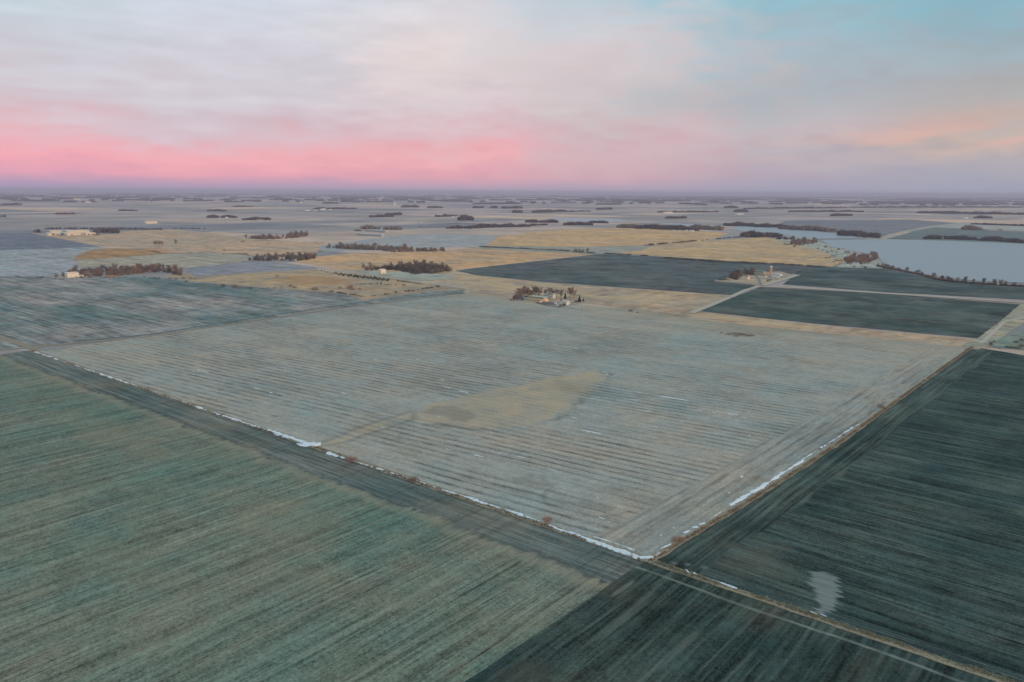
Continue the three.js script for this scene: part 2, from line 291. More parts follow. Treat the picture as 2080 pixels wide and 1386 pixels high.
{
  const body = soil({ c1: bal(38, 54, 54), c2: bal(58, 72, 69), scale: 42, rows: 'a', turn: 0.02, streak: 0.85, long: 2, period: 10, line: 0.2, grain: 0.6, seed: 41, fine: 1.0, clod: 0.26, clodSize: 2.4 });
  const head = soil({ c1: bal(42, 56, 54), c2: bal(66, 78, 74), scale: 50, rows: 'b', streak: 0.85, period: 7.2, line: 0.25, grain: 0.45, seed: 45, fine: 0.9, long: 3.4, clod: 0.2, clodSize: 2 });
  const residue = bal(108, 117, 118), brown = bal(84, 84, 74), t2 = [0, 0, 0];
  const PATCH = toGrid([[1640, 1162], [1668, 1160], [1702, 1172], [1708, 1212], [1700, 1228], [1678, 1254], [1656, 1252], [1664, 1212], [1650, 1196]]);
  field([...bowLine(-1.7, 3), at(-92, 764), at(-240, 640), at(-330, 300), at(-330, 2), at(-4, 1.8)], 'dark blue grey ploughed field below the right hand fence line', 2, {
    fn: (a, b, o) => {
      body(a, b, o);
      const d = -(a - bow(b)) - 26 + (fbm(b / 20, a / 40, 46, 3) - 0.5) * 7, k = sstep(2, -2, d); if (k > 0) { head(a, b, t2); tint(o, t2, k); }
      const dp = polyDist(PATCH, a + (vn(b / 1.3, a / 14, 47) - 0.5) * 5.5, b) + (vn(b / 1.2, a / 10, 48) - 0.5) * 2; if (dp < 1) tint(o, residue, sstep(1, -1.5, dp) * (0.6 + 0.4 * vn(b / 1.1, a / 9, 49)));
      tint(o, brown, 0.36 * sstep(30, 4, Math.hypot(a + 44, (b - 38) * 0.8) + (fbm(a / 9, b / 9, 50, 3) - 0.5) * 30));
      const tram = b + (vn(a / 60, 3, 52) - 0.5) * 2, ph2 = tram / 26 - Math.floor(tram / 26), near = Math.min(Math.abs(ph2 * 26 - 6), Math.abs(ph2 * 26 - 8.1)); if (near < 0.55 && d > 0) tint(o, residue, 0.34 * vn(a / 9, b, 53));
      for (const [ca, cb] of [[-14, 6], [-20, 9.5], [-28, 12]]) { const q = Math.hypot((a - ca) * 1.1, b - cb); if (q < 2.6) tint(o, residue, 0.4 * sstep(2.6, 1, q)); }
      scaleBy(o, 1 - 0.25 * sstep(7, 3, b) * sstep(0.3, 0.6, fbm(a / 10, b / 4, 51, 2)));
    },
  }, { res: 2048, rough: 1 });
}
{
  const body = soil({ c1: bal(39, 54, 52), c2: bal(59, 71, 66), scale: 46, rows: 'b', turn: 0.03, streak: 0.8, long: 2, period: 8.8, line: 0.2, grain: 0.6, seed: 61, fine: 1.0, clod: 0.26, clodSize: 2 });
  const residue = bal(112, 120, 116), brown = bal(78, 74, 64);
  field([at(0, -2), at(0, -300), at(-240, -300), at(-330, -180), at(-330, -2)], 'darkest ploughed field in the bottom right corner below the grass strip', 2, {
    fn: (a, b, o) => {
      body(a, b, o);
      const track = Math.abs(b + 11 + (fbm(a / 30, 2, 63, 2) - 0.5) * 4); if (track < 1.4) tint(o, residue, 0.55 * sstep(1.4, 0.5, track) * (0.5 + vn(a / 5, b / 2, 64)));
      const pat = Math.hypot((a + 8) / 2, (b + 34) / 13); if (pat < 1) tint(o, residue, 0.6 * sstep(1, 0.5, pat) * (0.4 + 0.8 * vn(a / 1.2, b / 7, 65)));
      tint(o, brown, 0.32 * sstep(0.48, 0.78, fbm(a / 30, b / 40, 66, 4)));
      const swath = vn(a / 2.2, b / 60, 67); if (swath > 0.74) tint(o, residue, (swath - 0.74) * 1.1);
    },
  }, { res: 1536, rough: 1 });
}
// --- fields of the middle distance
const plot = (pts, label, layer, c1, c2, extra = {}, opt = {}) => field(spots(pts), label, layer, { c1: bal(...c1), c2: bal(...c2), seed: 200 + layer * 7 + pts.length, scale: 80, streak: 0.42, grain: 0.3, line: 0.16, fine: 3, clod: 0.26, clodSize: 11, ...extra }, opt);
plot([[-70, 560], [135, 563], [300, 563], [390, 573], [560, 587], [700, 598], [738, 611], [880, 592], [945, 589], [940, 597], [700, 624], [300, 682], [32, 706], [-70, 716]], 'teal grey mottled field below the farm on the left', 3, [82, 101, 101], [132, 127, 125], { scale: 90, sharp: 0.3, streak: 0.6, fine: 2, line: 0.34, long: 2, clod: 0.36, clodSize: 9, grain: 0.45 }, { res: 1024 });
plot([[385, 571], [330, 561], [380, 556], [560, 545], [640, 548], [760, 562], [955, 588], [880, 591], [738, 610], [700, 597], [560, 586]], 'rough tan pasture dotted with bushes behind the teal grey field', 5, [152, 133, 108], [132, 121, 107], { scale: 60, line: 0, streak: 0.1 }, { res: 768, over: (() => { const R = toGrid([[555, 568], [600, 560], [680, 562], [720, 570], [700, 578], [620, 582], [565, 578]]), c = bal(146, 112, 78), y = bal(168, 142, 106); return (a, b, o) => { const d = polyDist(R, a + (fbm(a / 30, b / 30, 7, 3) - 0.5) * 60, b); if (d < 34) tint(o, c, (0.35 + 0.5 * fbm(a / 14, b / 14, 9, 3)) * sstep(14, -24, d + (fbm(a / 16, b / 16, 10, 3) - 0.5) * 40)); const q = fbm(a / 40, b / 40, 8, 3); tint(o, y, sstep(0.55, 0.75, q) * 0.5); }; })() });
plot([[360, 546], [480, 534], [560, 531], [632, 541], [648, 547], [560, 552], [400, 562], [384, 556]], 'mauve grey field behind the rough pasture', 6, [128, 128, 132], [112, 116, 124], { streak: 0.2 });
plot([[130, 545], [170, 526], [330, 517], [500, 514], [520, 528], [480, 534], [360, 546], [250, 541]], 'olive grass field behind the long farm grove on the left', 5, [147, 139, 123], [136, 132, 121], { line: 0 });
plot([[-70, 511], [140, 503], [202, 503], [160, 520], [148, 530], [170, 545], [110, 562], [-70, 562]], 'pale blue grey field at the left edge', 6, [140, 141, 144], [124, 132, 135]);
plot([[-70, 475], [58, 473], [204, 501], [140, 504], [-70, 511]], 'dark slate field at the left edge below the white barns', 7, [106, 108, 120], [92, 102, 110]);
plot([[152, 521], [185, 508], [240, 504], [320, 510], [332, 516], [260, 522], [190, 526], [150, 528]], 'rust brown grass patch beyond the left farm', 8, [150, 116, 80], [132, 110, 84], { line: 0, scale: 50 });
plot([[280, 505], [330, 503], [420, 508], [400, 514], [330, 516]], 'orange tan grass patch beside the rust brown one', 8, [170, 134, 104], [152, 130, 110], { line: 0, scale: 50 });
plot([[58, 473], [110, 478], [240, 476], [245, 470], [350, 466], [440, 474], [500, 486], [660, 492], [640, 516], [520, 520], [340, 506], [204, 501]], 'wide tan grass field in front of the white barns', 5, [166, 140, 114], [148, 133, 117], { line: 0, scale: 140 });
plot([[600, 532], [640, 522], [700, 516], [880, 511], [980, 503], [1206, 517], [926, 549], [905, 556], [800, 552], [700, 548]], 'golden tan field behind the dark oval grove', 6, [178, 142, 106], [156, 134, 112], { line: 0.1, scale: 150 }, { res: 768 });
plot([[985, 500], [1015, 481], [1100, 470], [1200, 464], [1340, 463], [1482, 474], [1440, 490], [1330, 498], [1190, 502]], 'bright golden field in front of the lake woods', 6, [186, 146, 102], [164, 138, 110], { line: 0.1, scale: 180 }, { res: 768 });
plot([[1190, 507], [1330, 499], [1440, 490], [1555, 482], [1600, 490], [1640, 502], [1690, 517], [1720, 530], [1690, 542], [1490, 531], [1310, 519]], 'tan field running down to the lakeside cabins', 6, [172, 144, 108], [154, 136, 112], { line: 0.1, scale: 120 }, { res: 768 });
plot([[945, 503], [985, 499], [1190, 502], [1330, 499], [1300, 510], [1206, 517], [1000, 507]], 'grey green strip along the first hedgerow', 7, [138, 136, 124], [128, 130, 124]);
plot([[925, 550], [1000, 541], [1215, 517], [1310, 520], [1490, 531], [1640, 541], [1620, 556], [1470, 566], [1452, 572], [1535, 580], [1500, 601], [1342, 590], [1100, 573], [965, 559]], 'long dark teal field behind the central farm', 8, [58, 74, 74], [86, 90, 91], { scale: 90, sharp: 0.34, streak: 0.45, fine: 3, clod: 0.42, clodSize: 24 }, { res: 1024 });
plot([[1590, 578], [1612, 562], [1620, 553], [1640, 541], [1700, 543], [1790, 545], [1830, 552.5], [1870, 561], [1930, 571.5], [1990, 577], [2150, 583], [2150, 613], [1800, 594]], 'dark field between the farm with the silo and the lake', 8, [51, 67, 68], [77, 85, 84], { scale: 80, streak: 0.4, fine: 3, clod: 0.42, clodSize: 20 }, { res: 768 });
plot([[1418, 632], [1480, 608], [1544, 584], [1800, 598], [2072, 619], [2030, 655], [1986, 688], [1700, 662], [1560, 648]], 'dark square field beside the gravel lane on the right', 8, [50, 66, 65], [76, 84, 81], { scale: 70, streak: 0.42, fine: 2.4, clod: 0.42, clodSize: 18 }, { res: 1024 });
plot([[945, 597], [1036, 608], [1190, 616], [1300, 632], [1420, 650], [1700, 680], [1958, 706], [1990, 690], [1700, 664], [1416, 633], [1500, 601], [1342, 591], [1100, 574], [960, 560], [905, 557], [930, 568], [958, 589]], 'dry tan grassland between the big field and the dark ones', 5, [158, 137, 115], [142, 130, 116], { line: 0.1, scale: 70, streak: 0.16 }, { res: 1024, over: (a, b, o) => { const q = fbm(a / 16, b / 90, 12, 3); scaleBy(o, 1 - 0.16 * sstep(0.55, 0.72, q)); const m = fbm(a / 90, b / 40, 14, 3); tint(o, bal(172, 152, 118), sstep(0.55, 0.7, m) * 0.5); } });
plot([[700, 548], [800, 552], [905, 557], [930, 566], [860, 571], [790, 565]], 'pale mown yard around the lone cream barn', 9, [142, 142, 130], [130, 134, 128], { line: 0, scale: 40 });
plot([[1450, 571], [1490, 562], [1530, 553], [1585, 552], [1616, 560], [1592, 570], [1560, 580], [1540, 581], [1500, 575]], 'tan farmyard under the silo', 10, [152, 137, 116], [132, 124, 112], { line: 0, scale: 30, clodSize: 5 });
plot([[1952, 704], [1984, 687.5], [2030, 654.5], [2074, 618], [2150, 590], [2150, 640], [2080, 657], [2030, 690], [2012, 706], [1984, 711]], 'tan verge along the crossing road at the right edge', 7, [146, 138, 118], [126, 128, 118], { line: 0, scale: 20, fine: 1.5 });
plot([[2015, 706], [2032, 688], [2150, 656], [2150, 718]], 'green grey rough corner with scrub at the right edge', 9, [112, 124, 112], [98, 110, 104], { line: 0, scale: 18, fine: 1.5 });
plot([[1580, 489], [1600, 480], [1640, 480], [1700, 506], [1780, 530], [1800, 540], [1790, 546], [1700, 543], [1720, 530], [1660, 508]], 'pale grassy shore with lanes beside the cabins', 9, [148, 148, 136], [134, 140, 134], { line: 0, scale: 40 });
plot([[905, 503], [660, 512], [640, 500], [800, 480], [905, 474], [1010, 480], [985, 499]], 'cool grey field around the middle thicket', 4, [142, 142, 142], [132, 136, 140], { streak: 0.15 });
plot([[1560, 462], [1720, 476], [1795, 484], [1870, 462], [1950, 454], [1850, 446], [1600, 448]], 'brown grey land across the narrow arm of the lake', 4, [112, 112, 118], [100, 106, 112], { line: 0, scale: 200 });
plot([[1800, 486], [1850, 472], [1900, 462], [2000, 468], [2150, 473], [2150, 498], [1950, 490]], 'green grey far shore with a road along it', 5, [98, 110, 108], [86, 100, 100], { line: 0, scale: 150 });
plot([[1880, 461], [1960, 452], [2150, 462], [2150, 472]], 'pale field above the far shore road', 6, [146, 146, 140], [134, 138, 136], { line: 0, scale: 150 });

plot([[865, 548], [965, 553], [1010, 572], [1000, 604], [890, 604], [878, 590]], 'narrow tan wedge of grass where the gravel road meets the big field', 2, [158, 142, 122], [144, 134, 120], { line: 0, scale: 50 });
// --- the lake and its arms
{
  const water = std(bal(118, 124, 132), 0.36, { metalness: 0 });
  const rip = texture(512, 512, (u, v, o) => { const p = 0.5 * (fbm(u * 40, v * 14, 5, 3) + fbm(u * 17, v * 33, 6, 2)); o[0] = o[1] = o[2] = p; }, THREE.RepeatWrapping); rip.colorSpace = THREE.NoColorSpace;
  water.bumpMap = rip; water.bumpScale = 0.25; rip.repeat.set(14, 14);
  const body = (pts, label, y) => add(new THREE.Mesh(sheet(spots(pts), y, { rough: 4, step: 30, seed: 71 }).g, water), 'lake', label, 'lake', { kind: 'structure' });
  body([[1665, 487.5], [1790, 486.5], [1960, 491], [2150, 499], [2150, 578], [1990, 572], [1930, 566], [1870, 556], [1820, 545], [1792, 533], [1785, 520], [1740, 512], [1690, 502]], 'wide pale blue lake at the right edge', 0.75);
  body([[1480, 466], [1505, 460], [1545, 459], [1600, 464], [1660, 470], [1705, 476], [1762, 484.5], [1662, 485.5], [1625, 482], [1570, 473], [1520, 471]], 'narrow arm of the lake curving behind the wooded point', 0.8);
  body([[1340, 454], [1360, 453.5], [1415, 456], [1405, 460.5], [1372, 459]], 'small sliver of water among the far woods', 0.8);
  body([[1112, 444], [1160, 443], [1260, 445.5], [1278, 450], [1240, 452], [1180, 450.5], [1140, 449]], 'distant pale pond behind the woods', 0.9);
}
// --- roads, lanes, verges
const gravel = texture(256, 256, (u, v, o) => { const g = 0.8 + 0.25 * fbm(u * 9, v * 9, 3, 3) + 0.22 * (hash(u * 256, v * 256, 4) - 0.5), c = bal(158, 152, 142); for (let k = 0; k < 3; k++) o[k] = c[k] * g; }, THREE.RepeatWrapping);
const dead = texture(256, 256, (u, v, o) => { const g = 0.62 + 0.5 * fbm(u * 24, v * 24, 13, 3) + 0.4 * (hash(u * 256, v * 256, 14) - 0.5), m = fbm(u * 5, v * 5, 15, 2), c = bal(138, 128, 110), d = bal(120, 118, 106); for (let k = 0; k < 3; k++) o[k] = mix(c[k], d[k], m) * g; }, THREE.RepeatWrapping);
const gravelM = matte(gravel), deadM = matte(dead), ditchM = std(bal(74, 88, 90), 0.95);
const way = (line, w, y, mat, name, label, opt) => add(new THREE.Mesh(strip(line, w, y, opt), mat), name, label, name.includes('verge') ? 'verge' : name.includes('ditch') ? 'ditch' : 'road', { kind: 'structure' });
way(spots([[1404, 637], [1432, 626], [1480, 606], [1516, 590], [1542, 582]]), 11, 0.9, gravelM, 'gravel_road', 'pale gravel lane climbing to the farm with the silo', { rough: 0.06 });
way(spots([[1538, 582], [1640, 587], [1800, 597], [1960, 607.6], [2080, 615.6], [2150, 620.5]]), 17, 0.95, gravelM, 'gravel_road', 'straight pale road crossing the dark fields on the right', { rough: 0.06 });
way(spots([[1552, 580], [1580, 572], [1612, 562], [1622, 559]]), 13, 0.92, gravelM, 'gravel_road', 'short gravel drive leading past the white machine shed', { rough: 0.1 });
way(spots([[1536, 560], [1542, 570], [1546, 581]]), 6, 0.98, std(bal(104, 106, 108), 0.95), 'farm_lane', 'grey lane through the yard of the silo farm', { rough: 0.1 });
way(spots([[2150, 628], [2040, 655], [2004, 690], [1992, 699]]), 6, 0.7, gravelM, 'gravel_road', 'gravel road slanting along the right edge', { rough: 0.08 });
way(spots([[2006, 710], [2040, 715], [2085, 723]]), 7, 0.72, gravelM, 'gravel_road', 'pale turn off beside the scrubby corner', { rough: 0.1 });
way(spots([[250, 497], [330, 504], [450, 517], [560, 532], [640, 543], [760, 560], [860, 574.5], [955, 588]]), 11, 0.62, gravelM, 'gravel_road', 'gravel road running past the row of young evergreens', { rough: 0.08 });
way(spots([[340, 472], [400, 474.5], [470, 481], [492, 484]]), 16, 0.66, gravelM, 'gravel_road', 'far gravel road leading to the grove in the middle left', { rough: 0.1 });
way(spots([[955, 594], [1000, 595.5], [1040, 604]]), 4, 0.64, gravelM, 'farm_lane', 'thin pale track meeting the central farm', { rough: 0.15 });
way(spots([[1480, 603.5], [1560, 612], [1640, 617], [1712, 621.5]]), 3.2, 0.9, deadM, 'grass_verge', 'thin pale grass line in the dark square field', { rough: 0.3 });
way(spots([[1810, 647], [1880, 653], [1970, 659.5]]), 2.6, 0.9, deadM, 'grass_verge', 'short pale line near the far corner of the square field', { rough: 0.4 });
way(spots([[1790, 485.5], [1812, 477], [1850, 468], [1900, 460], [1945, 455]]), 26, 1.0, gravelM, 'gravel_road', 'curving road climbing away from the lake', { rough: 0.1 });
way(spots([[1662, 486.4], [1725, 486.6], [1792, 486]]), 12, 1.3, std(bal(96, 104, 106), 0.95), 'causeway', 'thin dark causeway across the lake', { rough: 0.1 });
way(spots([[1652, 540], [1690, 532], [1700, 524], [1668, 518], [1640, 524], [1620, 530]]), 8, 0.86, gravelM, 'gravel_road', 'looping lane beside the lakeside cabins', { rough: 0.1 });
way([at(846, 6), at(1100, 6), at(1500, 6), at(1900, 8)], 9, 0.3, deadM, 'grass_verge', 'field lane leaving the left corner of the big field', { rough: 0.15 });
way(spots([[-20, 713], [32, 709], [300, 684.5], [520, 651], [720, 622.5], [900, 600]]), 7, 0.34, deadM, 'grass_verge', 'tan grass verge along the left far edge of the big field', { rough: 0.25 });
way(spots([[150, 694], [300, 680.5], [520, 646], [700, 619.5], [760, 610.5], [880, 600]]), 6, 0.36, ditchM, 'field_ditch', 'dark ditch between the big field and the teal grey one', { rough: 0.4 });
way([at(846, 0), at(600, 0), at(300, 0), at(0, 0)], 6, 0.3, deadM, 'grass_verge', 'brown grass strip holding snow along the left edge of the big field', { rough: 0.3 });
way(bowLine(-0.2), 4.8, 0.32, deadM, 'grass_verge', 'orange brown grass strip along the right edge of the big field', { rough: 0.25 });
way([at(0, 0), at(-120, 0), at(-330, 0)], 4.8, 0.31, deadM, 'grass_verge', 'grass strip running off to the bottom right corner', { rough: 0.25 });
// ------------------------------------------------------------------ snow left in ditches and furrows: low ragged drifts with a crest
const snowM = std([0.84, 0.86, 0.88], 0.8);
function drift(runs, label, seed) {
  const P = [], I = [];
  runs.forEach(([p, q, width, cover], r) => {
    const L = Math.hypot(q[0] - p[0], q[1] - p[1]), ux = (q[0] - p[0]) / L, uz = (q[1] - p[1]) / L, n = Math.max(4, Math.ceil(L / 0.55)); let prev = -1;
    for (let i = 0; i <= n; i++) {
      const s = i / n * L, ends = Math.min(1, Math.min(s, L - s) / (width * 0.6) + 0.04), k = fbm(s / 9 + r * 31, 1.7, seed, 2) * 0.75 + vn(s / 2.2 + r * 17, 5, seed + 2) * 0.25;
      const w = 1.35 * width * ends * Math.min(1.1, Math.max(0, (k - (0.92 - cover)) * 2.4)) * (0.8 + 0.4 * vn(s / 1.4, r, seed + 3));
      if (w < 0.12) { prev = -1; continue; }
      const off = (fbm(s / 9 + r * 13, 7.7, seed + 4, 2) - 0.5) * width * 0.9, j = (vn(s / 1.6, r * 3, seed + 5) - 0.5) * w * 0.35, x = p[0] + ux * s, z = p[1] + uz * s, y = 0.38, hgt = Math.min(0.6, 0.12 + w * 0.14);
      const a = P.length / 3;
      for (const [o, h] of [[off - w / 2 + j, -0.05], [off - w * 0.15, hgt], [off + w * 0.22, hgt * 0.85], [off + w / 2 + j * 0.6, -0.05]]) P.push(x - uz * o, y + h, z + ux * o);
      if (prev >= 0) for (let c = 0; c < 3; c++) I.push(prev + c, prev + c + 1, a + c, prev + c + 1, a + c + 1, a + c);
      prev = a;
    }
  });
  const g = new THREE.BufferGeometry(); g.setAttribute('position', new THREE.Float32BufferAttribute(P, 3)); g.setIndex(I); g.computeVertexNormals();
  add(new THREE.Mesh(g, snowM), 'snow', label, 'snow', { kind: 'stuff' });
}
const run = (x0, y0, x1, y1, w, c) => [spot(x0, y0), spot(x1, y1), w, c];
drift([run(70, 715.5, 135, 737, 2.4, 0.75), run(150, 742, 262, 780, 2.2, 0.72), run(262, 779, 395, 825, 1.6, 0.62), run(395, 826, 470, 851, 2.6, 0.7), run(470, 851, 560, 880, 2.4, 0.72), run(555, 879, 640, 908, 3.4, 0.85), run(600, 902, 628, 908, 3, 0.7), run(612, 903, 652, 906, 5.5, 0.8), run(664, 920, 702, 933, 3, 0.75), run(705, 933, 780, 957, 1.7, 0.66), run(780, 957, 836, 974, 1.5, 0.64), run(842, 976, 900, 997, 0.9, 0.56), run(896, 995, 962, 1015, 1.6, 0.7), run(955, 1014, 1066, 1050, 2.2, 0.72), run(1064, 1049, 1108, 1064, 1.3, 0.66), run(1112, 1068, 1200, 1098, 2, 0.8), run(1190, 1096, 1302, 1135, 2.7, 0.9), run(1205, 1091, 1292, 1120, 1.1, 0.8)], 'broken line of white snow in the ditch on the left edge of the big field', 11);
drift([run(1296, 1135, 1330, 1133, 2, 0.85), run(1330, 1132, 1342, 1124, 1.3, 0.75), run(1342, 1117, 1364, 1106, 0.9, 0.75), run(1390, 1086, 1402, 1079, 2.6, 0.85), run(1404, 1073, 1420, 1072, 1.6, 0.8), run(1418, 1068, 1432, 1063, 1.4, 0.8), run(1440, 1058, 1470, 1038, 0.8, 0.55), run(1483, 1030, 1560, 982, 2.3, 0.85), run(1552, 986, 1632, 936, 2, 0.78), run(1625, 938, 1672, 908, 1.5, 0.66), run(1672, 908, 1745, 862, 1.3, 0.62), run(1339, 1090, 1344, 1088, 1, 0.9), run(1366, 1074, 1371, 1073, 0.7, 0.9), run(1502, 970, 1510, 969, 1.4, 0.95), run(1478, 1004, 1484, 1002, 0.6, 0.9)], 'snow patches beside the orange grass strip right of the near corner', 23);
drift([run(1394, 1158, 1404, 1170, 1.1, 0.75), run(1408, 1164, 1422, 1172, 1.2, 0.75), run(1420, 1170, 1500, 1198, 1.0, 0.75), run(1645, 1243, 1662, 1250, 1.3, 0.75), run(1664, 1248, 1694, 1260, 1.1, 0.75)], 'small snow scraps along the grass strip in the lower right', 31);
{
  const R = rng(77), flecks = [];
  const rowAt = (x, y, len, w, c = 0.8) => { const p = spot(x, y), th = GA - 0.085, q = [p[0] - Math.cos(th) * len, p[1] - Math.sin(th) * len]; flecks.push([p, q, w, c]); };
  for (const [x, y, len, w, c] of [[400, 752, 22, 1.1], [515, 789, 11, 0.9], [546, 798, 6, 0.9], [575, 805, 4, 0.5], [694, 799, 7, 1], [890, 771, 9, 0.8], [901, 787, 10, 0.8], [932, 795, 12, 0.9], [905, 913, 4, 0.5], [963, 925, 9, 0.8], [1052, 928, 7, 0.7], [1010, 922, 4, 0.4], [1183, 875, 18, 1.0], [1343, 806, 27, 1.2, 0.86], [1280, 812, 8, 0.6], [1290, 797, 8, 0.6], [1416, 833, 5, 0.7], [1425, 832, 4, 0.6], [1444, 838, 5, 0.8], [1455, 837, 20, 1.0, 0.75], [1505, 848, 6, 0.5], [1518, 838, 3, 0.7], [1326, 867, 5, 0.4], [1222, 756, 8, 0.8], [1230, 762, 4, 0.8], [1228, 767, 3, 0.7], [1152, 830, 3, 0.9], [1160, 848, 6, 0.5], [1290, 812, 7, 0.6], [1100, 690, 6, 0.6], [1165, 708, 8, 0.6], [845, 730, 7, 0.6], [1380, 857, 4, 0.4], [1215, 1052, 5, 0.5], [1232, 1060, 3, 0.4], [1210, 1012, 3, 0.5], [355, 724, 8, 0.6], [758, 731, 8, 0.5], [1090, 692, 5, 0.5], [1520, 885, 2.5, 1.0], [1130, 755, 4, 0.4], [1310, 778, 4, 0.4]]) rowAt(x, y, len, w * 0.9, c);
  for (let i = 0; i < 34; i++) rowAt(500 + R() * 1000, 700 + R() * 260, 2 + R() * 4, 0.25 + R() * 0.3, 0.7);
  drift(flecks.filter((f) => { const [a, b] = grid(f[0]); return a > 10 && b > 10 && b < 740 && a < 820; }), 'thin white flecks of snow in the furrows of the big field', 47);
}
// ------------------------------------------------------------------ dead grass standing on the verges
{
  const g = (() => { const R = rng(5), P = [], N = []; for (let i = 0; i < 14; i++) { const a = R() * 6.28, r = R() * 0.5, x = Math.cos(a) * r, z = Math.sin(a) * r, h = 0.45 + R() * 0.6, b = R() * 6.28, w = 0.07, lx = Math.cos(b) * 0.25, lz = Math.sin(b) * 0.25; P.push(x - Math.sin(b) * w, 0, z + Math.cos(b) * w, x + Math.sin(b) * w, 0, z - Math.cos(b) * w, x + lx, h, z + lz); for (let k = 0; k < 3; k++) N.push(0, 1, 0); } const q = new THREE.BufferGeometry(); q.setAttribute('position', new THREE.Float32BufferAttribute(P, 3)); q.computeVertexNormals(); return q; })();
  const m = std([1, 1, 1], 0.98, { side: THREE.DoubleSide }), M = new THREE.Matrix4(), Q = new THREE.Quaternion(), Y = new THREE.Vector3(0, 1, 0), S = new THREE.Vector3();
  const tufts = (line, width, n, seed, label, tones, size = 1) => {
    const R = rng(seed), im = new THREE.InstancedMesh(g, m, n), c = new THREE.Color(), lens = line.slice(1).map((q, i) => Math.hypot(q[0] - line[i][0], q[1] - line[i][1])), reach = lens.reduce((a, b) => a + b);
    for (let i = 0; i < n; i++) {
      let run = R() * reach, k0 = 0; while (k0 < lens.length - 1 && run > lens[k0]) run -= lens[k0++];
      const from = line[k0], to = line[k0 + 1], L = lens[k0], t = run / L, o = (R() + R() - 1) * width, x = mix(from[0], to[0], t), z = mix(from[1], to[1], t), s = size * (0.6 + R() * 0.9) * (0.6 + 0.8 * vn(t * L / 7, 2, seed));
      M.compose(new THREE.Vector3(x - (to[1] - from[1]) / L * o, 0.28, z + (to[0] - from[0]) / L * o), Q.setFromAxisAngle(Y, R() * 6.28), S.set(s * 1.2, s, s * 1.2)); im.setMatrixAt(i, M);
      const k = tones[Math.floor(R() * tones.length)], v = 0.5 + R() * 0.32; im.setColorAt(i, c.setRGB(k[0] * v, k[1] * v, k[2] * v));
    }
    add(im, 'dead_grass', label, 'grass', { kind: 'stuff' });
  };
  const orange = [bal(136, 126, 111), bal(124, 116, 104), bal(146, 130, 110)], dull = [bal(120, 112, 94), bal(134, 124, 104), bal(104, 104, 92)], green = [bal(142, 148, 128), bal(154, 146, 126), bal(126, 136, 118)];
  tufts([at(840, -0.8), at(420, -1.2), at(2, -0.8)], 2.6, 2600, 3, 'dull dead grass standing along the left ditch of the big field', dull, 0.7);
  tufts(bowLine(-0.6), 1.9, 3600, 4, 'orange dead grass standing along the right edge of the big field', orange, 0.75);
  tufts([at(-2, 0), at(-90, 1), at(-320, 2)], 2.2, 2400, 6, 'greenish dead grass on the strip to the bottom right', green, 0.75);
}
// ------------------------------------------------------------------ trees and bushes
function limb(P, a, b, r0, r1, sides = 5) {
  const d = new THREE.Vector3().subVectors(b, a).normalize(), u = new THREE.Vector3(0.31, 0.2, 0.93).cross(d).normalize(), v = new THREE.Vector3().crossVectors(d, u);
  for (let i = 0; i < sides; i++) {
    const q = (k) => { const t = (i + k) / sides * Math.PI * 2; return new THREE.Vector3().addScaledVector(u, Math.cos(t)).addScaledVector(v, Math.sin(t)); }, n0 = q(0), n1 = q(1);
    const A = a.clone().addScaledVector(n0, r0), B = a.clone().addScaledVector(n1, r0), C = b.clone().addScaledVector(n1, r1), D = b.clone().addScaledVector(n0, r1);
    for (const p of [A, B, C, A, C, D]) P.push(p.x, p.y, p.z);
  }
}
function sliver(P, p, dir, len, w, R) {
  const side = new THREE.Vector3(R() - 0.5, R() - 0.5, R() - 0.5).cross(dir).normalize().multiplyScalar(w / 2);
  P.push(p.x - side.x, p.y - side.y, p.z - side.z, p.x + side.x, p.y + side.y, p.z + side.z, p.x + dir.x * len, p.y + dir.y * len, p.z + dir.z * len);
}
const geo = (P) => { const g = new THREE.BufferGeometry(); g.setAttribute('position', new THREE.Float32BufferAttribute(P, 3)); g.computeVertexNormals(); return g; };
const V = (x, y, z) => new THREE.Vector3(x, y, z);
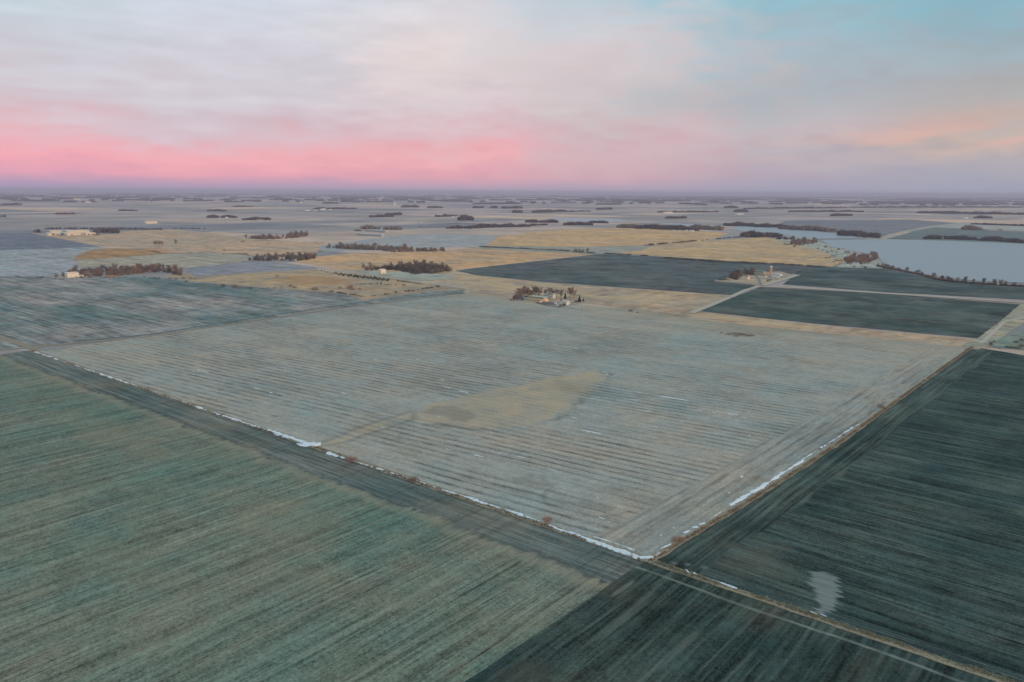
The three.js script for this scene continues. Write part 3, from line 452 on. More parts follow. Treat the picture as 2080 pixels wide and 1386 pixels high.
// a bare broadleaf tree: trunk with limbs, and a crown of fine twigs gathered at the limb ends
function bareTree(seed, h, spread, twigs, low = 0.3, width = 0.16) {
  const R = rng(seed), T = [], C = [], ends = [];
  const lean = V((R() - 0.5) * 0.8, 0, (R() - 0.5) * 0.8), top = V(lean.x, h * 0.62, lean.z);
  limb(T, V(0, -0.1, 0), V(lean.x * 0.4, h * 0.3, lean.z * 0.4), h * 0.024, h * 0.017, 6); limb(T, V(lean.x * 0.4, h * 0.3, lean.z * 0.4), top, h * 0.017, h * 0.006, 5);
  for (let i = 0; i < 9; i++) {
    const y = h * (low + (0.6 - low) * i / 8.5), a = i * 2.4 + R() * 0.8, out = spread * (0.55 + R() * 0.45) * (1 - i * 0.03), base = V(lean.x * y / h, y, lean.z * y / h), up = h * (0.14 + R() * 0.2 + i * 0.006);
    const e = base.clone().add(V(Math.cos(a) * out, up, Math.sin(a) * out)); limb(T, base, e, h * 0.009, h * 0.003, 4);
    for (let k = 0; k < 3; k++) { const m = base.clone().lerp(e, 0.5 + k * 0.22), f = m.clone().add(V((R() - 0.5) * spread * 0.8, h * (0.06 + R() * 0.14), (R() - 0.5) * spread * 0.8)); limb(T, m, f, h * 0.004, h * 0.0015, 3); ends.push([m, f]); }
    ends.push([base, e]);
  }
  ends.push([V(lean.x, h * 0.5, lean.z), V(lean.x, h * 0.86, lean.z)]);
  for (let i = 0; i < twigs; i++) {
    const [m, f] = ends[Math.floor(R() * ends.length)], p = m.clone().lerp(f, 0.35 + R() * 0.75), d = V(p.x - lean.x, (p.y - h * 0.45) * 0.9 + h * 0.12, p.z - lean.z).normalize().add(V(R() - 0.5, R() * 0.7 - 0.1, R() - 0.5).multiplyScalar(1.3)).normalize();
    sliver(C, p.add(V((R() - 0.5) * spread * 0.3, (R() - 0.5) * h * 0.08, (R() - 0.5) * spread * 0.3)), d, h * (0.06 + R() * 0.11), width * (0.6 + R() * 0.8), R);
  }
  return [geo(T), geo(C)];
}
// an evergreen: trunk and drooping tiers of needle sprays
function spruce(seed, h, r, n) {
  const R = rng(seed), T = [], C = []; limb(T, V(0, -0.1, 0), V(0, h * 0.95, 0), h * 0.02, 0.02, 6);
  for (let i = 0; i < n; i++) {
    const t = Math.pow(R(), 1.3), y = h * (0.05 + 0.93 * t), rr = r * (1 - t) * (0.75 + R() * 0.4) + 0.12, a = R() * 6.283, in_ = R() * 0.45;
    const p = V(Math.cos(a) * rr * in_, y + rr * 0.14, Math.sin(a) * rr * in_), d = V(Math.cos(a), -0.2 - R() * 0.3, Math.sin(a)).normalize();
    sliver(C, p, d, rr * (1 - in_) * 1.05, rr * 0.34 + 0.14, R);
  }
  return [geo(T), geo(C)];
}
// a multi-stemmed bush
function bush(seed, h, r, n, w) {
  const R = rng(seed), T = [], C = [];
  for (let i = 0; i < 8; i++) { const a = R() * 6.28, q = r * (0.2 + R() * 0.6); limb(T, V(Math.cos(a) * 0.15, -0.05, Math.sin(a) * 0.15), V(Math.cos(a) * q, h * (0.45 + R() * 0.35), Math.sin(a) * q), 0.05, 0.02, 4); }
  for (let i = 0; i < n; i++) { const a = R() * 6.28, q = Math.sqrt(R()) * r * 0.85, y = h * (0.05 + R() * 0.7) * (1 - 0.35 * q / r), d = V(Math.cos(a) * (0.3 + q / r), 0.6 + R() * 0.6, Math.sin(a) * (0.3 + q / r)).add(V(R() - 0.5, R() - 0.5, R() - 0.5).multiplyScalar(0.9)).normalize(); sliver(C, V(Math.cos(a) * q, y, Math.sin(a) * q), d, h * (0.18 + R() * 0.26), w * (0.6 + R() * 0.8), R); }
  return [geo(T), geo(C)];
}
const two = { side: THREE.DoubleSide };
const barkM = std([0.1, 0.085, 0.075], 0.95, two);
const TWIG = { brown: std([0.25, 0.19, 0.16], 0.95, two), red: std([0.3, 0.18, 0.155], 0.95, two), grey: std([0.26, 0.23, 0.195], 0.95, two), dark: std([0.16, 0.135, 0.125], 0.95, two), tan: std([0.36, 0.28, 0.21], 0.95, two), needle: std([0.03, 0.042, 0.034], 0.95, two), needleBrown: std([0.06, 0.05, 0.038], 0.95, two), rust: std([0.34, 0.19, 0.13], 0.95, two) };
const TREES = [bareTree(11, 14, 5.4, 1150, 0.26, 0.19), bareTree(12, 15, 4.8, 1100, 0.2, 0.19), bareTree(13, 12, 5.6, 1150, 0.16, 0.19), bareTree(14, 16, 5.2, 1200, 0.28, 0.19), bareTree(15, 13, 4.4, 1000, 0.14, 0.19)];
const SPRUCES = [spruce(21, 16, 3.4, 520), spruce(22, 14, 3.8, 520)], SAPLING = [spruce(23, 4.2, 1.9, 170), spruce(24, 3.8, 2.1, 170)];
const BUSHES = [bush(31, 4, 2.6, 330, 0.13), bush(32, 3.2, 3, 330, 0.14), bush(33, 2.6, 2.1, 260, 0.12)];
function plant(kinds, k, name, [x, z], s, twig, label, category, group, R, tall = 1) {
  const [t, c] = kinds[k % kinds.length], o = new THREE.Group();
  part(name.includes('bush') || name.includes('shrub') ? 'stem' : 'trunk', t, barkM, o); part('crown', c, twig, o);
  o.position.set(x, 0.1, z); o.rotation.y = R() * 6.28; o.scale.set(s, s * tall, s);
  return add(o, name, label, category, { group });
}
const inside = (poly, x, z) => polyDist(poly, x, z) < 0;
// trees of a grove, scattered over its outline with some room between them, and the brush under them as one mass
const brushGeo = bush(41, 5, 3, 220, 0.34)[1];
const thicketGeo = (() => { const R = rng(47), C = []; for (let i = 0; i < 190; i++) { const a = R() * 6.28, q = Math.sqrt(R()) * 3.1, y = R() * R() * 7 * (1 - 0.25 * q / 3.1); sliver(C, V(Math.cos(a) * q, y, Math.sin(a) * q), V(Math.cos(a) * 0.3 * R() + (R() - 0.5) * 0.4, 1, Math.sin(a) * 0.3 * R() + (R() - 0.5) * 0.4).normalize(), 2 + R() * 3.2, 0.13 + R() * 0.12, R); } return geo(C); })();
function mass(geom, material, places, name, label, category, R, tones) {
  const im = new THREE.InstancedMesh(geom, material, places.length), M = new THREE.Matrix4(), Q = new THREE.Quaternion(), Y = V(0, 1, 0), c = new THREE.Color();
  places.forEach(([x, z, s, tall = 1], i) => { M.compose(V(x, 0.05, z), Q.setFromAxisAngle(Y, R() * 6.28), V(s, s * tall, s)); im.setMatrixAt(i, M); const k = tones[Math.floor(R() * tones.length)], v = 0.8 + R() * 0.4; im.setColorAt(i, c.setRGB(k[0] * v, k[1] * v, k[2] * v)); });
  add(im, name, label, category, { kind: 'stuff' });
}
const plainTwig = std([1, 1, 1], 0.96, two);
const BROWN = [[0.25, 0.18, 0.15], [0.29, 0.18, 0.15], [0.21, 0.165, 0.145]], DARK = [[0.16, 0.135, 0.12], [0.13, 0.125, 0.105], [0.2, 0.15, 0.13]], ASH = [[0.25, 0.21, 0.175], [0.29, 0.22, 0.175], [0.21, 0.185, 0.16]];
function grove(px, n, size, twigs, label, group, seed, { brush = 1.2, tones = BROWN, kinds = TREES, name = 'bare_tree', evergreens = 0, gap = 5, tall = 1 } = {}) {
  const R = rng(seed), poly = spots(px), xs = poly.map((p) => p[0]), zs = poly.map((p) => p[1]), x0 = Math.min(...xs), x1 = Math.max(...xs), z0 = Math.min(...zs), z1 = Math.max(...zs), put = [];
  const draw = () => { for (let i = 0; i < 400; i++) { const x = mix(x0, x1, R()), z = mix(z0, z1, R()); if (inside(poly, x, z)) return [x, z]; } return poly[0]; };
  for (let i = 0; i < n; i++) {
    let best, far = -1; for (let q = 0; q < 7; q++) { const c = draw(); let d = 1e9; for (const p of put) d = Math.min(d, Math.hypot(p[0] - c[0], p[1] - c[1])); if (d > far) { far = d; best = c; } }
    put.push(best);
    if (i < evergreens) plant(SPRUCES, i, 'spruce_tree', best, size * (0.5 + R() * 0.3), TWIG.needle, label.replace(/bare [a-z ]*?tree/, 'dark evergreen'), 'tree', group + ', evergreens', R);
    else plant(kinds, Math.floor(R() * 5), name, best, size * (0.72 + R() * 0.5), TWIG[twigs[Math.floor(R() * twigs.length)]], label, 'tree', group, R, tall);
  }
  if (brush) mass(thicketGeo, plainTwig, Array.from({ length: Math.round(n * brush * 2.7) }, () => { const [x, z] = draw(), e = Math.min(1, 0.5 - polyDist(poly, x, z) / 14); return [x, z, size * (0.75 + R() * 0.45), (0.7 + 0.75 * e) * (0.8 + 0.5 * fbm(x / 30, z / 30, seed, 2))]; }), 'undergrowth', group.replace(/^trees/, 'low brush under the trees'), 'undergrowth', R, tones);
}
grove([[112, 563], [150, 556], [240, 550], [320, 546], [345, 549], [372, 558], [368, 561], [330, 553], [270, 557], [235, 563], [165, 562]], 46, 1.15, ['dark', 'brown', 'red', 'grey'], 'bare brown tree in the long curved grove behind the left farm', 'trees of the long curved grove behind the left farm', 101, { evergreens: 4, brush: 1.8 });
grove([[502, 529], [540, 524], [640, 522], [642, 527], [620, 530], [560, 531], [520, 531]], 30, 1.1, ['dark', 'red', 'brown'], 'bare dark tree in the short grove around the small white house', 'trees of the short grove around the small white house', 102, { evergreens: 7, brush: 1.6, tones: DARK });
grove([[722, 551], [760, 547], [850, 541], [905, 545], [919, 551], [880, 557], [840, 558], [812, 551], [770, 550]], 48, 1.05, ['dark', 'dark', 'brown', 'grey'], 'bare dark tree in the oval grove beside the lone cream barn', 'trees of the oval grove beside the lone cream barn', 103, { brush: 2.4, tones: DARK });
grove([[662, 504], [700, 502], [760, 503], [800, 506], [830, 508], [842, 512], [800, 513], [770, 509], [700, 507]], 32, 1.2, ['tan', 'grey', 'brown', 'rust'], 'bare tawny tree in the ragged thicket below the long pale barns', 'trees of the ragged thicket below the long pale barns', 104, { brush: 2.4, tones: ASH });
grove([[840, 510], [870, 508.5], [905, 509.5], [904, 511.5], [850, 512]], 8, 0.95, ['dark', 'grey'], 'bare thin tree in the low scrub at the end of the thicket', 'trees of the low scrub at the end of the thicket', 105, { brush: 3, tones: ASH });
grove([[494, 485], [530, 484], [580, 485], [585, 479], [626, 477], [624, 480], [590, 485], [540, 487]], 28, 1.25, ['red', 'grey', 'brown', 'dark'], 'bare reddish tree in the crescent grove far left of centre', 'trees of the crescent grove far left of centre', 106, { brush: 2.6 });
grove([[1610, 492], [1660, 490], [1662, 495], [1625, 499], [1604, 498]], 12, 1.25, ['brown', 'grey', 'dark'], 'bare grey brown tree on the small point by the causeway', 'trees of the small point by the causeway', 107, { brush: 2 });
grove([[1708, 531], [1735, 522], [1782, 524], [1784, 531], [1755, 538], [1722, 537]], 26, 1.15, ['red', 'brown', 'rust', 'grey'], 'bare red brown tree in the lakeside clump by the cabins', 'trees of the lakeside clump by the cabins', 108, { brush: 1.4 });
grove([[1480, 566], [1495, 560], [1530, 556], [1535, 559], [1510, 562], [1490, 569]], 16, 1.05, ['dark', 'brown', 'red'], 'bare dark tree sheltering the farm with the silo', 'trees sheltering the farm with the silo', 109, { brush: 1.2, tones: DARK, evergreens: 3 });
{ // the thin line of trees on the near shore
  const R = rng(401), line = spots([[1782, 541], [1800, 545], [1830, 551], [1870, 559], [1905, 569], [1935, 573], [1980, 577], [2030, 580], [2078, 583]]);
  for (let i = 0; i < 42; i++) { const s = R() * (line.length - 1), k = Math.floor(s), t = s - k, p = [mix(line[k][0], line[k + 1][0], t) + (R() - 0.5) * 10, mix(line[k][1], line[k + 1][1], t) + (R() - 0.5) * 10]; plant(TREES, Math.floor(R() * 5), 'bare_tree', p, 0.55 + R() * 0.4, TWIG[['grey', 'brown', 'dark', 'tan'][Math.floor(R() * 4)]], 'small bare tree in the thin line along the near lake shore', 'tree', 'trees in the thin line along the near lake shore', R); }
  plant(TREES, 3, 'bare_tree', spot(2020, 581), 0.95, TWIG.brown, 'tall round headed bare tree standing above the lake shore line', 'tree', undefined, R);
  mass(brushGeo, plainTwig, Array.from({ length: 420 }, () => { const s = R() * (line.length - 1), k = Math.floor(s), t = s - k; return [mix(line[k][0], line[k + 1][0], t) + (R() - 0.5) * 9, mix(line[k][1], line[k + 1][1], t) + (R() - 0.5) * 12, 0.55 + R() * 0.65]; }), 'undergrowth', 'low brush between the trees of the near lake shore', 'undergrowth', R, BROWN);
}
{ // single trees and bushes
  const R = rng(55), B = (x, y, s, twig, label, k = 0) => plant(BUSHES, k, 'bush', spot(x, y), s, TWIG[twig], label, 'bush', undefined, R);
  B(715, 941, 1.5, 'red', 'reddish bare bush in the snowy ditch, farther of the two left ones', 0);
  B(840, 978, 1.35, 'brown', 'brown bare bush in the ditch between two snow lines', 1);
  B(1112, 1062, 1.1, 'rust', 'rust red bare bush on the ditch nearest the field corner', 0);
  B(1376, 1101, 1.15, 'rust', 'orange brown dead clump on the grass strip by the near corner', 1);
  B(1384, 1096, 0.62, 'rust', 'low orange clump touching the dead clump by the near corner', 2);
  B(1481, 1040, 0.55, 'tan', 'low tan bush at the start of the long snow bank', 2);
  B(1666, 914, 0.6, 'brown', 'small brown bush on the right grass strip past the snow', 2);
  B(1713, 886, 0.55, 'brown', 'small brown bush higher up the right grass strip', 1);
  B(1690, 902, 0.5, 'tan', 'little tan bush between two brown ones on the right strip', 2);
  B(1789, 830, 1.2, 'brown', 'round brown bush alone on the upper right grass strip', 0);
  B(1962, 711, 0.8, 'red', 'dark red bush at the right corner of the big field', 2);
  B(1298, 1141, 0.55, 'dark', 'small black shrub in the snow at the near corner', 2);
  B(1030, 1043, 0.35, 'dark', 'tiny dark shrub in the ditch snow', 2);
  B(1281, 633, 1.3, 'dark', 'dark bush in the tan grass right of the central farm', 1);
  B(1295, 636, 0.9, 'brown', 'smaller bush beside the dark one right of the central farm', 2);
  B(1182, 629, 0.9, 'dark', 'dark low bush past the end of the pale farm wall', 2);
  B(493, 492, 2.2, 'red', 'low reddish bush alone in the tan field left of centre', 1);
  B(456, 510, 1.9, 'tan', 'tan bush beside the far gravel road', 0);
  B(454, 517, 1.5, 'tan', 'second tan bush just below the first by the far gravel road', 1);
  B(644, 495, 1.2, 'dark', 'dark speck of a bush left of the ragged thicket', 2);
  for (const [x, y, s, tw] of [[317, 499, 1.45, 'rust'], [324, 499.5, 1.6, 'red'], [329, 499.3, 1.4, 'rust'], [314, 498.5, 1.2, 'tan']]) plant(TREES, Math.round(x), 'bare_tree', spot(x, y), s, TWIG[tw], 'bare rosy tree in the lone clump on the left tan field', 'tree', 'trees of the lone clump on the left tan field', R, 0.9);
  plant(TREES, 1, 'bare_tree', spot(357, 498.5), 1.4, TWIG.grey, 'slim grey tree right of the lone rosy clump', 'tree', undefined, R);
  for (const [x, y, s] of [[1170, 514, 1.0], [1177, 514.5, 1.15], [1184, 515, 1.05], [1193, 516, 1.1]]) plant(TREES, x, 'bare_tree', spot(x, y), s, TWIG.grey, 'bare grey tree rising from the first hedgerow', 'tree', 'trees rising from the first hedgerow', R);
  plant(TREES, 4, 'bare_tree', spot(2012, 706), 0.62, TWIG.dark, 'scrawny bare tree at the scrubby corner on the right edge', 'tree', undefined, R);
  plant(TREES, 0, 'bare_tree', spot(2019, 700), 0.4, TWIG.brown, 'short twiggy tree behind the scrawny one on the right edge', 'tree', undefined, R);
  for (const [x, y, s] of [[2045, 707, 1.3], [2056, 708, 1.4], [2068, 709, 1.3], [2076, 706, 1.5], [2030, 709, 0.9], [2064, 698, 1.4], [2076, 694, 1.5]]) plant(BUSHES, x, 'bush', spot(x, y), s, TWIG.dark, 'dark bush in the scrub at the right edge', 'bush', 'bushes of the scrub at the right edge', R);
  for (const [x, y, s] of [[1466, 677, 0.6], [1480, 680, 0.8], [1490, 679, 1.0], [1500, 681, 1.0], [1510, 681, 1.05], [1519, 683, 0.9], [1527, 683, 0.8], [1495, 684, 0.8]]) plant(BUSHES, x, 'bush', spot(x, y), s * 1.9, TWIG.tan, 'weedy tan bush in the patch at the far edge of the big field', 'bush', 'weedy bushes at the far edge of the big field', R, 0.62);
  // bushes round the rough pasture
  for (const [x, y, s, tw] of [[453, 583, 1.5, 'dark'], [477, 586, 1.9, 'brown'], [486, 587, 1.2, 'brown'], [500, 586, 0.7, 'dark'], [508, 587, 1.3, 'dark'], [533, 587, 0.6, 'brown'], [545, 586, 0.8, 'grey'], [557, 586, 0.9, 'grey'], [572, 584, 1.1, 'tan'], [590, 583, 1.7, 'brown'], [598, 585, 1.2, 'brown'], [629, 588, 0.7, 'grey'], [640, 590, 2, 'dark'], [668, 593, 0.9, 'grey'], [674, 594, 1.4, 'dark'], [688, 596, 1.2, 'dark'], [694, 597, 1.1, 'dark'], [701, 598, 1.2, 'dark'], [713, 600, 1.3, 'dark'], [720, 601, 1.2, 'dark'], [728, 602, 1.1, 'dark'], [734, 603, 0.9, 'brown'], [757, 602, 0.8, 'grey'], [762, 602, 0.6, 'grey'], [784, 599, 1.1, 'dark'], [791, 598, 0.7, 'grey'], [804, 596, 1.1, 'dark'], [812, 595, 0.6, 'grey'], [824, 593, 1.2, 'dark'], [831, 593, 1.1, 'dark'], [839, 592, 1.2, 'dark'], [850, 590, 0.7, 'brown'], [859, 588, 1.1, 'dark'], [868, 587, 1.4, 'dark'], [877, 586, 1.2, 'dark'], [889, 584, 1.5, 'dark'], [690, 587, 1.2, 'tan']]) plant(BUSHES, x, 'bush', spot(x, y), s * 1.3, TWIG[tw], 'dark bush along the near edge of the rough pasture', 'bush', 'bushes along the near edge of the rough pasture', R);
  for (const [x, y, s, tw] of [[711, 588, 2.1, 'red'], [716, 590, 1.8, 'red'], [731, 588, 1.3, 'tan'], [563, 562, 1.6, 'tan']]) plant(BUSHES, x, 'bush', spot(x, y), s * 1.35, TWIG[tw], 'pinkish brown bush inside the rough pasture', 'bush', 'pinkish bushes inside the rough pasture', R);
  for (const [x, y, s, tw] of [[724, 578, 0.7, 'dark'], [734, 578, 1.3, 'dark'], [741, 578, 0.8, 'dark'], [749, 578, 0.9, 'dark'], [754, 578, 1.2, 'dark'], [761, 578, 0.7, 'dark'], [766, 578, 1.1, 'dark'], [782, 579, 1.1, 'brown'], [788, 579, 1.6, 'brown'], [794, 579, 1.1, 'dark'], [803, 579, 0.9, 'dark'], [820, 581, 1.5, 'brown']]) plant(BUSHES, x, 'bush', spot(x, y), s, TWIG[tw], 'small bush in the short row in the middle of the pasture', 'bush', 'bushes of the short row in the pasture', R, 0.85);
  plant(SPRUCES, 1, 'spruce_tree', spot(774, 578), 0.5, TWIG.needle, 'dark cone shaped evergreen in the short row in the pasture', 'tree', undefined, R);
  // three staggered rows of young evergreens by the gravel road
  for (let i = 0; i < 34; i++) { const t = i / 33; plant(SAPLING, i, 'young_evergreen', spot(mix(682, 790, t) + (R() - 0.5) * 2, mix(557.5, 570.5, t) + (i % 3 - 1) * 1.3), 1.15 + R() * 0.6, TWIG.needle, 'young evergreen in the dark planted belt beside the gravel road', 'tree', 'young evergreens of the planted belt', R); }
  for (let i = 0; i < 5; i++) plant(SAPLING, i, 'young_evergreen', spot(653 + i * 6, 550 + i * 1.5 + R()), 0.65 + R() * 0.4, TWIG.needle, 'young evergreen spaced out at the far end of the belt', 'tree', 'young evergreens at the far end of the belt', R);
  for (let i = 0; i < 15; i++) plant(SAPLING, i, 'young_evergreen', spot(807 + i * 3.6 + R(), 571.5 + i * 0.47), 1.0 - i * 0.025 + R() * 0.2, TWIG.needle, 'young evergreen in the thinning row at the near end of the belt', 'tree', 'young evergreens at the near end of the belt', R);
  // specks along the farm track on the left
  for (const [x, y, s] of [[84, 565, 1.8], [76, 564, 1.2], [112, 567, 1.0], [122, 568, 1.3], [128, 568, 1.4], [293, 563, 1.5], [305, 564, 0.9], [313, 565, 1.4], [322, 566, 1.5], [345, 567, 1.0], [357, 568, 1.4], [372, 567, 1.6], [378, 573, 1.3], [387, 566, 1.0], [396, 567, 0.9], [165, 565, 1.3], [183, 565, 1.6]]) plant(BUSHES, x, 'bush', spot(x, y), s, TWIG.dark, 'dark bush dotting the fence line by the left farm', 'bush', 'bushes dotting the fence line by the left farm', R, 0.8);
  // trees of the central farm
  for (const [x, y, s, tw] of [[1044, 611, 0.6, 'dark'], [1050, 611, 0.8, 'brown'], [1054, 609, 1.5, 'brown'], [1061, 608, 1.1, 'red'], [1071, 607, 1.25, 'brown'], [1077, 606, 1.0, 'dark'], [1088, 605, 1.15, 'dark'], [1096, 605, 1.1, 'dark'], [1066, 606, 1.3, 'brown'], [1082, 604, 1.15, 'brown']]) plant(TREES, x, 'bare_tree', spot(x, y), s * 1.15, TWIG[tw], 'bare tree in the clump left of the green roofed barn', 'tree', 'trees of the clump left of the green roofed barn', R);
  for (const [x, y, s, tw] of [[1118, 604, 1.0, 'grey'], [1130, 603, 0.9, 'tan'], [1139, 606, 1.1, 'brown'], [1158, 607, 1.15, 'brown'], [1165, 607, 1.05, 'tan'], [1108, 602, 0.7, 'grey']]) plant(TREES, x, 'bare_tree', spot(x, y), s * 1.15, TWIG[tw], 'thin bare tree on the lawn around the central farmhouse', 'tree', 'trees on the lawn around the central farmhouse', R);
  plant(SPRUCES, 0, 'spruce_tree', spot(1123, 603), 1.05, TWIG.needle, 'tall dark spruce behind the central farmhouse', 'tree', undefined, R, 1.05);
  plant(SPRUCES, 0, 'spruce_tree', spot(1148, 607.5), 0.85, TWIG.needle, 'slim spruce on the lawn right of the central farmhouse', 'tree', undefined, R, 1.15);
  plant(SPRUCES, 1, 'spruce_tree', spot(1177, 614), 1.0, TWIG.needleBrown, 'broad dark spruce at the right end of the central farm', 'tree', undefined, R, 1.05);
  plant(SPRUCES, 1, 'spruce_tree', spot(1185, 613), 0.6, TWIG.needleBrown, 'lower bushy evergreen touching the broad spruce', 'tree', undefined, R, 0.9);
  for (const [x, y, s] of [[1038, 611, 1.0], [1107, 609, 1.6], [1140, 611, 1.0], [1163, 617, 1.0], [1170, 615, 1.5]]) plant(BUSHES, x, 'bush', spot(x, y), s, TWIG.dark, 'dark bush among the buildings of the central farm', 'bush', 'bushes among the buildings of the central farm', R);
  mass(thicketGeo, plainTwig, Array.from({ length: 26 }, () => { const p = spot(1042 + R() * 58, 609.5 - R() * 4); return [p[0], p[1], 0.7 + R() * 0.4, 0.8 + R() * 0.5]; }), 'undergrowth', 'low brush under the trees left of the green roofed barn', 'undergrowth', R, BROWN);
  // at the farm with the silo
  for (const [x, y, s] of [[1462, 570, 1.5], [1468, 570, 1.9], [1474, 569, 1.6], [1480, 570, 1.1], [1495, 569, 1.9]]) plant(BUSHES, x, 'bush', spot(x, y), s, TWIG.needle, 'black evergreen bush at the left end of the silo farm', 'bush', 'evergreen bushes at the left end of the silo farm', R);
  for (const [x, y, s] of [[1560, 572, 1.5], [1565, 570, 1.6]]) plant(BUSHES, x, 'bush', spot(x, y), s, TWIG.dark, 'dark bush below the silo', 'bush', 'bushes below the silo', R);
  // bushes among the cabins
  for (const [x, y, s] of [[1594, 497, 2.2], [1600, 498, 2.2], [1614, 502, 2], [1627, 498, 2], [1677, 503, 2.2], [1681, 513, 1.8], [1690, 511, 1.8], [1700, 519, 2], [1678, 525, 1.5], [1685, 525, 1.7], [1697, 529, 1.8], [1702, 531, 1.8], [1694, 533, 1.6], [1706, 535, 1.3], [1735, 543, 1.6], [1758, 545, 1.6], [1672, 508, 1.5], [1662, 506, 1.6], [1704, 508, 1.9], [1712, 507, 1.7]]) plant(BUSHES, x, 'bush', spot(x, y), s, TWIG[x % 3 ? 'dark' : 'needle'], 'dark shrub among the lakeside cabins', 'bush', 'shrubs among the lakeside cabins', R);
}
// ------------------------------------------------------------------ hedgerows: each one tangled thing
function hedge(px, label, { step = 3, h = 0.7, skip = 0.2, tones = DARK, seed = 1 } = {}) {
  const R = rng(seed), line = spots(px), gs = [];
  for (let i = 0; i < line.length - 1; i++) {
    const p = line[i], q = line[i + 1], L = Math.hypot(q[0] - p[0], q[1] - p[1]);
    for (let s = 0; s < L; s += step) { if (vn(s / 22 + i * 9, 3, seed) < skip || R() < 0.08) continue; const g = hedgeGeo.clone(), k = h * (0.6 + R() * 0.8); g.rotateY(R() * 6.28); g.scale(k * 1.3, k, k * 1.3); g.translate(mix(p[0], q[0], s / L) + (R() - 0.5) * 2, 0.05, mix(p[1], q[1], s / L) + (R() - 0.5) * 2); gs.push(g); }
  }
  const c = tones[0]; return add(new THREE.Mesh(mergeGeometries(gs), std(c, 0.96, two)), 'hedge', label, 'hedge');
}
const hedgeGeo = bush(43, 3.4, 2.6, 60, 0.5)[1];
hedge([[976, 502.5], [1060, 506], [1140, 510], [1200, 515], [1260, 518], [1316, 521]], 'thin dark hedgerow across the tan fields above the long dark field', { h: 1.5, skip: 0.12, seed: 61, step: 3.6 });
hedge([[1350, 525], [1420, 530], [1490, 534], [1560, 537], [1630, 541], [1690, 545]], 'gappy bushy hedgerow behind the farm with the silo', { h: 1.6, skip: 0.3, seed: 62, step: 4 });
hedge([[1310, 499.5], [1370, 494], [1430, 489], [1480, 484], [1556, 479]], 'broken hedgerow slanting between the two golden fields', { h: 1.8, skip: 0.42, seed: 63, step: 5, tones: [[0.13, 0.11, 0.075]] });
hedge([[840, 450.5], [900, 453], [960, 455.5], [1010, 457]], 'far dark hedgerow above the lake woods', { h: 1.2, skip: 0.25, seed: 64, step: 9 });
hedge([[850, 461], [905, 463.5]], 'short far hedgerow below the other one', { h: 1.2, skip: 0.1, seed: 65, step: 8 });
// ------------------------------------------------------------------ far woods, each one mass
const FAR = (() => { const R = rng(91), P = []; const ico = new THREE.IcosahedronGeometry(1, 1), q = ico.attributes.position, key = {}; for (let i = 0; i < q.count; i++) { const k = [q.getX(i), q.getY(i), q.getZ(i)].map((v) => v.toFixed(2)).join(); key[k] ??= 0.72 + R() * 0.5; const s = key[k]; P.push(q.getX(i) * s * 3.9, 6.2 + q.getY(i) * s * 5.6, q.getZ(i) * s * 3.9); } for (let i = 0; i < 70; i++) { const a = R() * 6.28, y = 1 + R() * 11, d = V(Math.cos(a) * 0.6, 0.7 + R(), Math.sin(a) * 0.6).normalize(); sliver(P, V(Math.cos(a) * 3.2, y, Math.sin(a) * 3.2), d, 3 + R() * 4, 0.8, R); } return geo(P); })();
function wood(x0, y0, x1, y1, depth, size, label, group, tones = BROWN, dens = 1) {
  const R = rng(Math.round(x0 * 7 + y0 * 13)), p = spot(x0, y0), q = spot(x1, y1), L = Math.hypot(q[0] - p[0], q[1] - p[1]), n = Math.max(6, Math.min(900, Math.round(L * depth / 95 * dens * (0.6 + 0.4 * Math.min(1, 70 / depth))))), out = [];
  const l = Math.hypot((p[0] + q[0]) / 2, (p[1] + q[1]) / 2), bx = (p[0] + q[0]) / 2 / l, bz = (p[1] + q[1]) / 2 / l;
  for (let i = 0; i < n; i++) { const t = R(), end = Math.sqrt(Math.max(0, 1 - (2 * t - 1) ** 4)), edge = fbm(t * L / 90, 4.4, Math.round(x0), 2), d = (fbm(t * L / 70, 6.1, Math.round(y0 * 3), 2) - 0.3) * depth * 0.7 + R() * depth * (0.25 + 0.75 * end) * (0.3 + edge); out.push([mix(p[0], q[0], t) + bx * d, mix(p[1], q[1], t) + bz * d, size * (0.62 + 0.38 * end) * (0.3 + 1.15 * fbm(t * L / 45, 8.8, Math.round(x1), 3) + R() * 0.45) * 0.95]); }
  const im = new THREE.InstancedMesh(FAR, plainTwig, n), M = new THREE.Matrix4(), Q = new THREE.Quaternion(), c = new THREE.Color();
  out.forEach(([x, z, s], i) => { M.compose(V(x, 0, z), Q.setFromAxisAngle(V(0, 1, 0), R() * 6.28), V(s, s * (0.85 + R() * 0.3), s)); im.setMatrixAt(i, M); const k = tones[Math.floor(R() * tones.length)], v = 0.75 + R() * 0.5; im.setColorAt(i, c.setRGB(k[0] * v, k[1] * v, k[2] * v)); });
  add(im, 'wood', label, 'wood', { kind: 'stuff', group });
}
const WD = [[0.11, 0.088, 0.084], [0.14, 0.1, 0.092], [0.08, 0.075, 0.07]], WR = [[0.2, 0.105, 0.1], [0.17, 0.1, 0.095]];
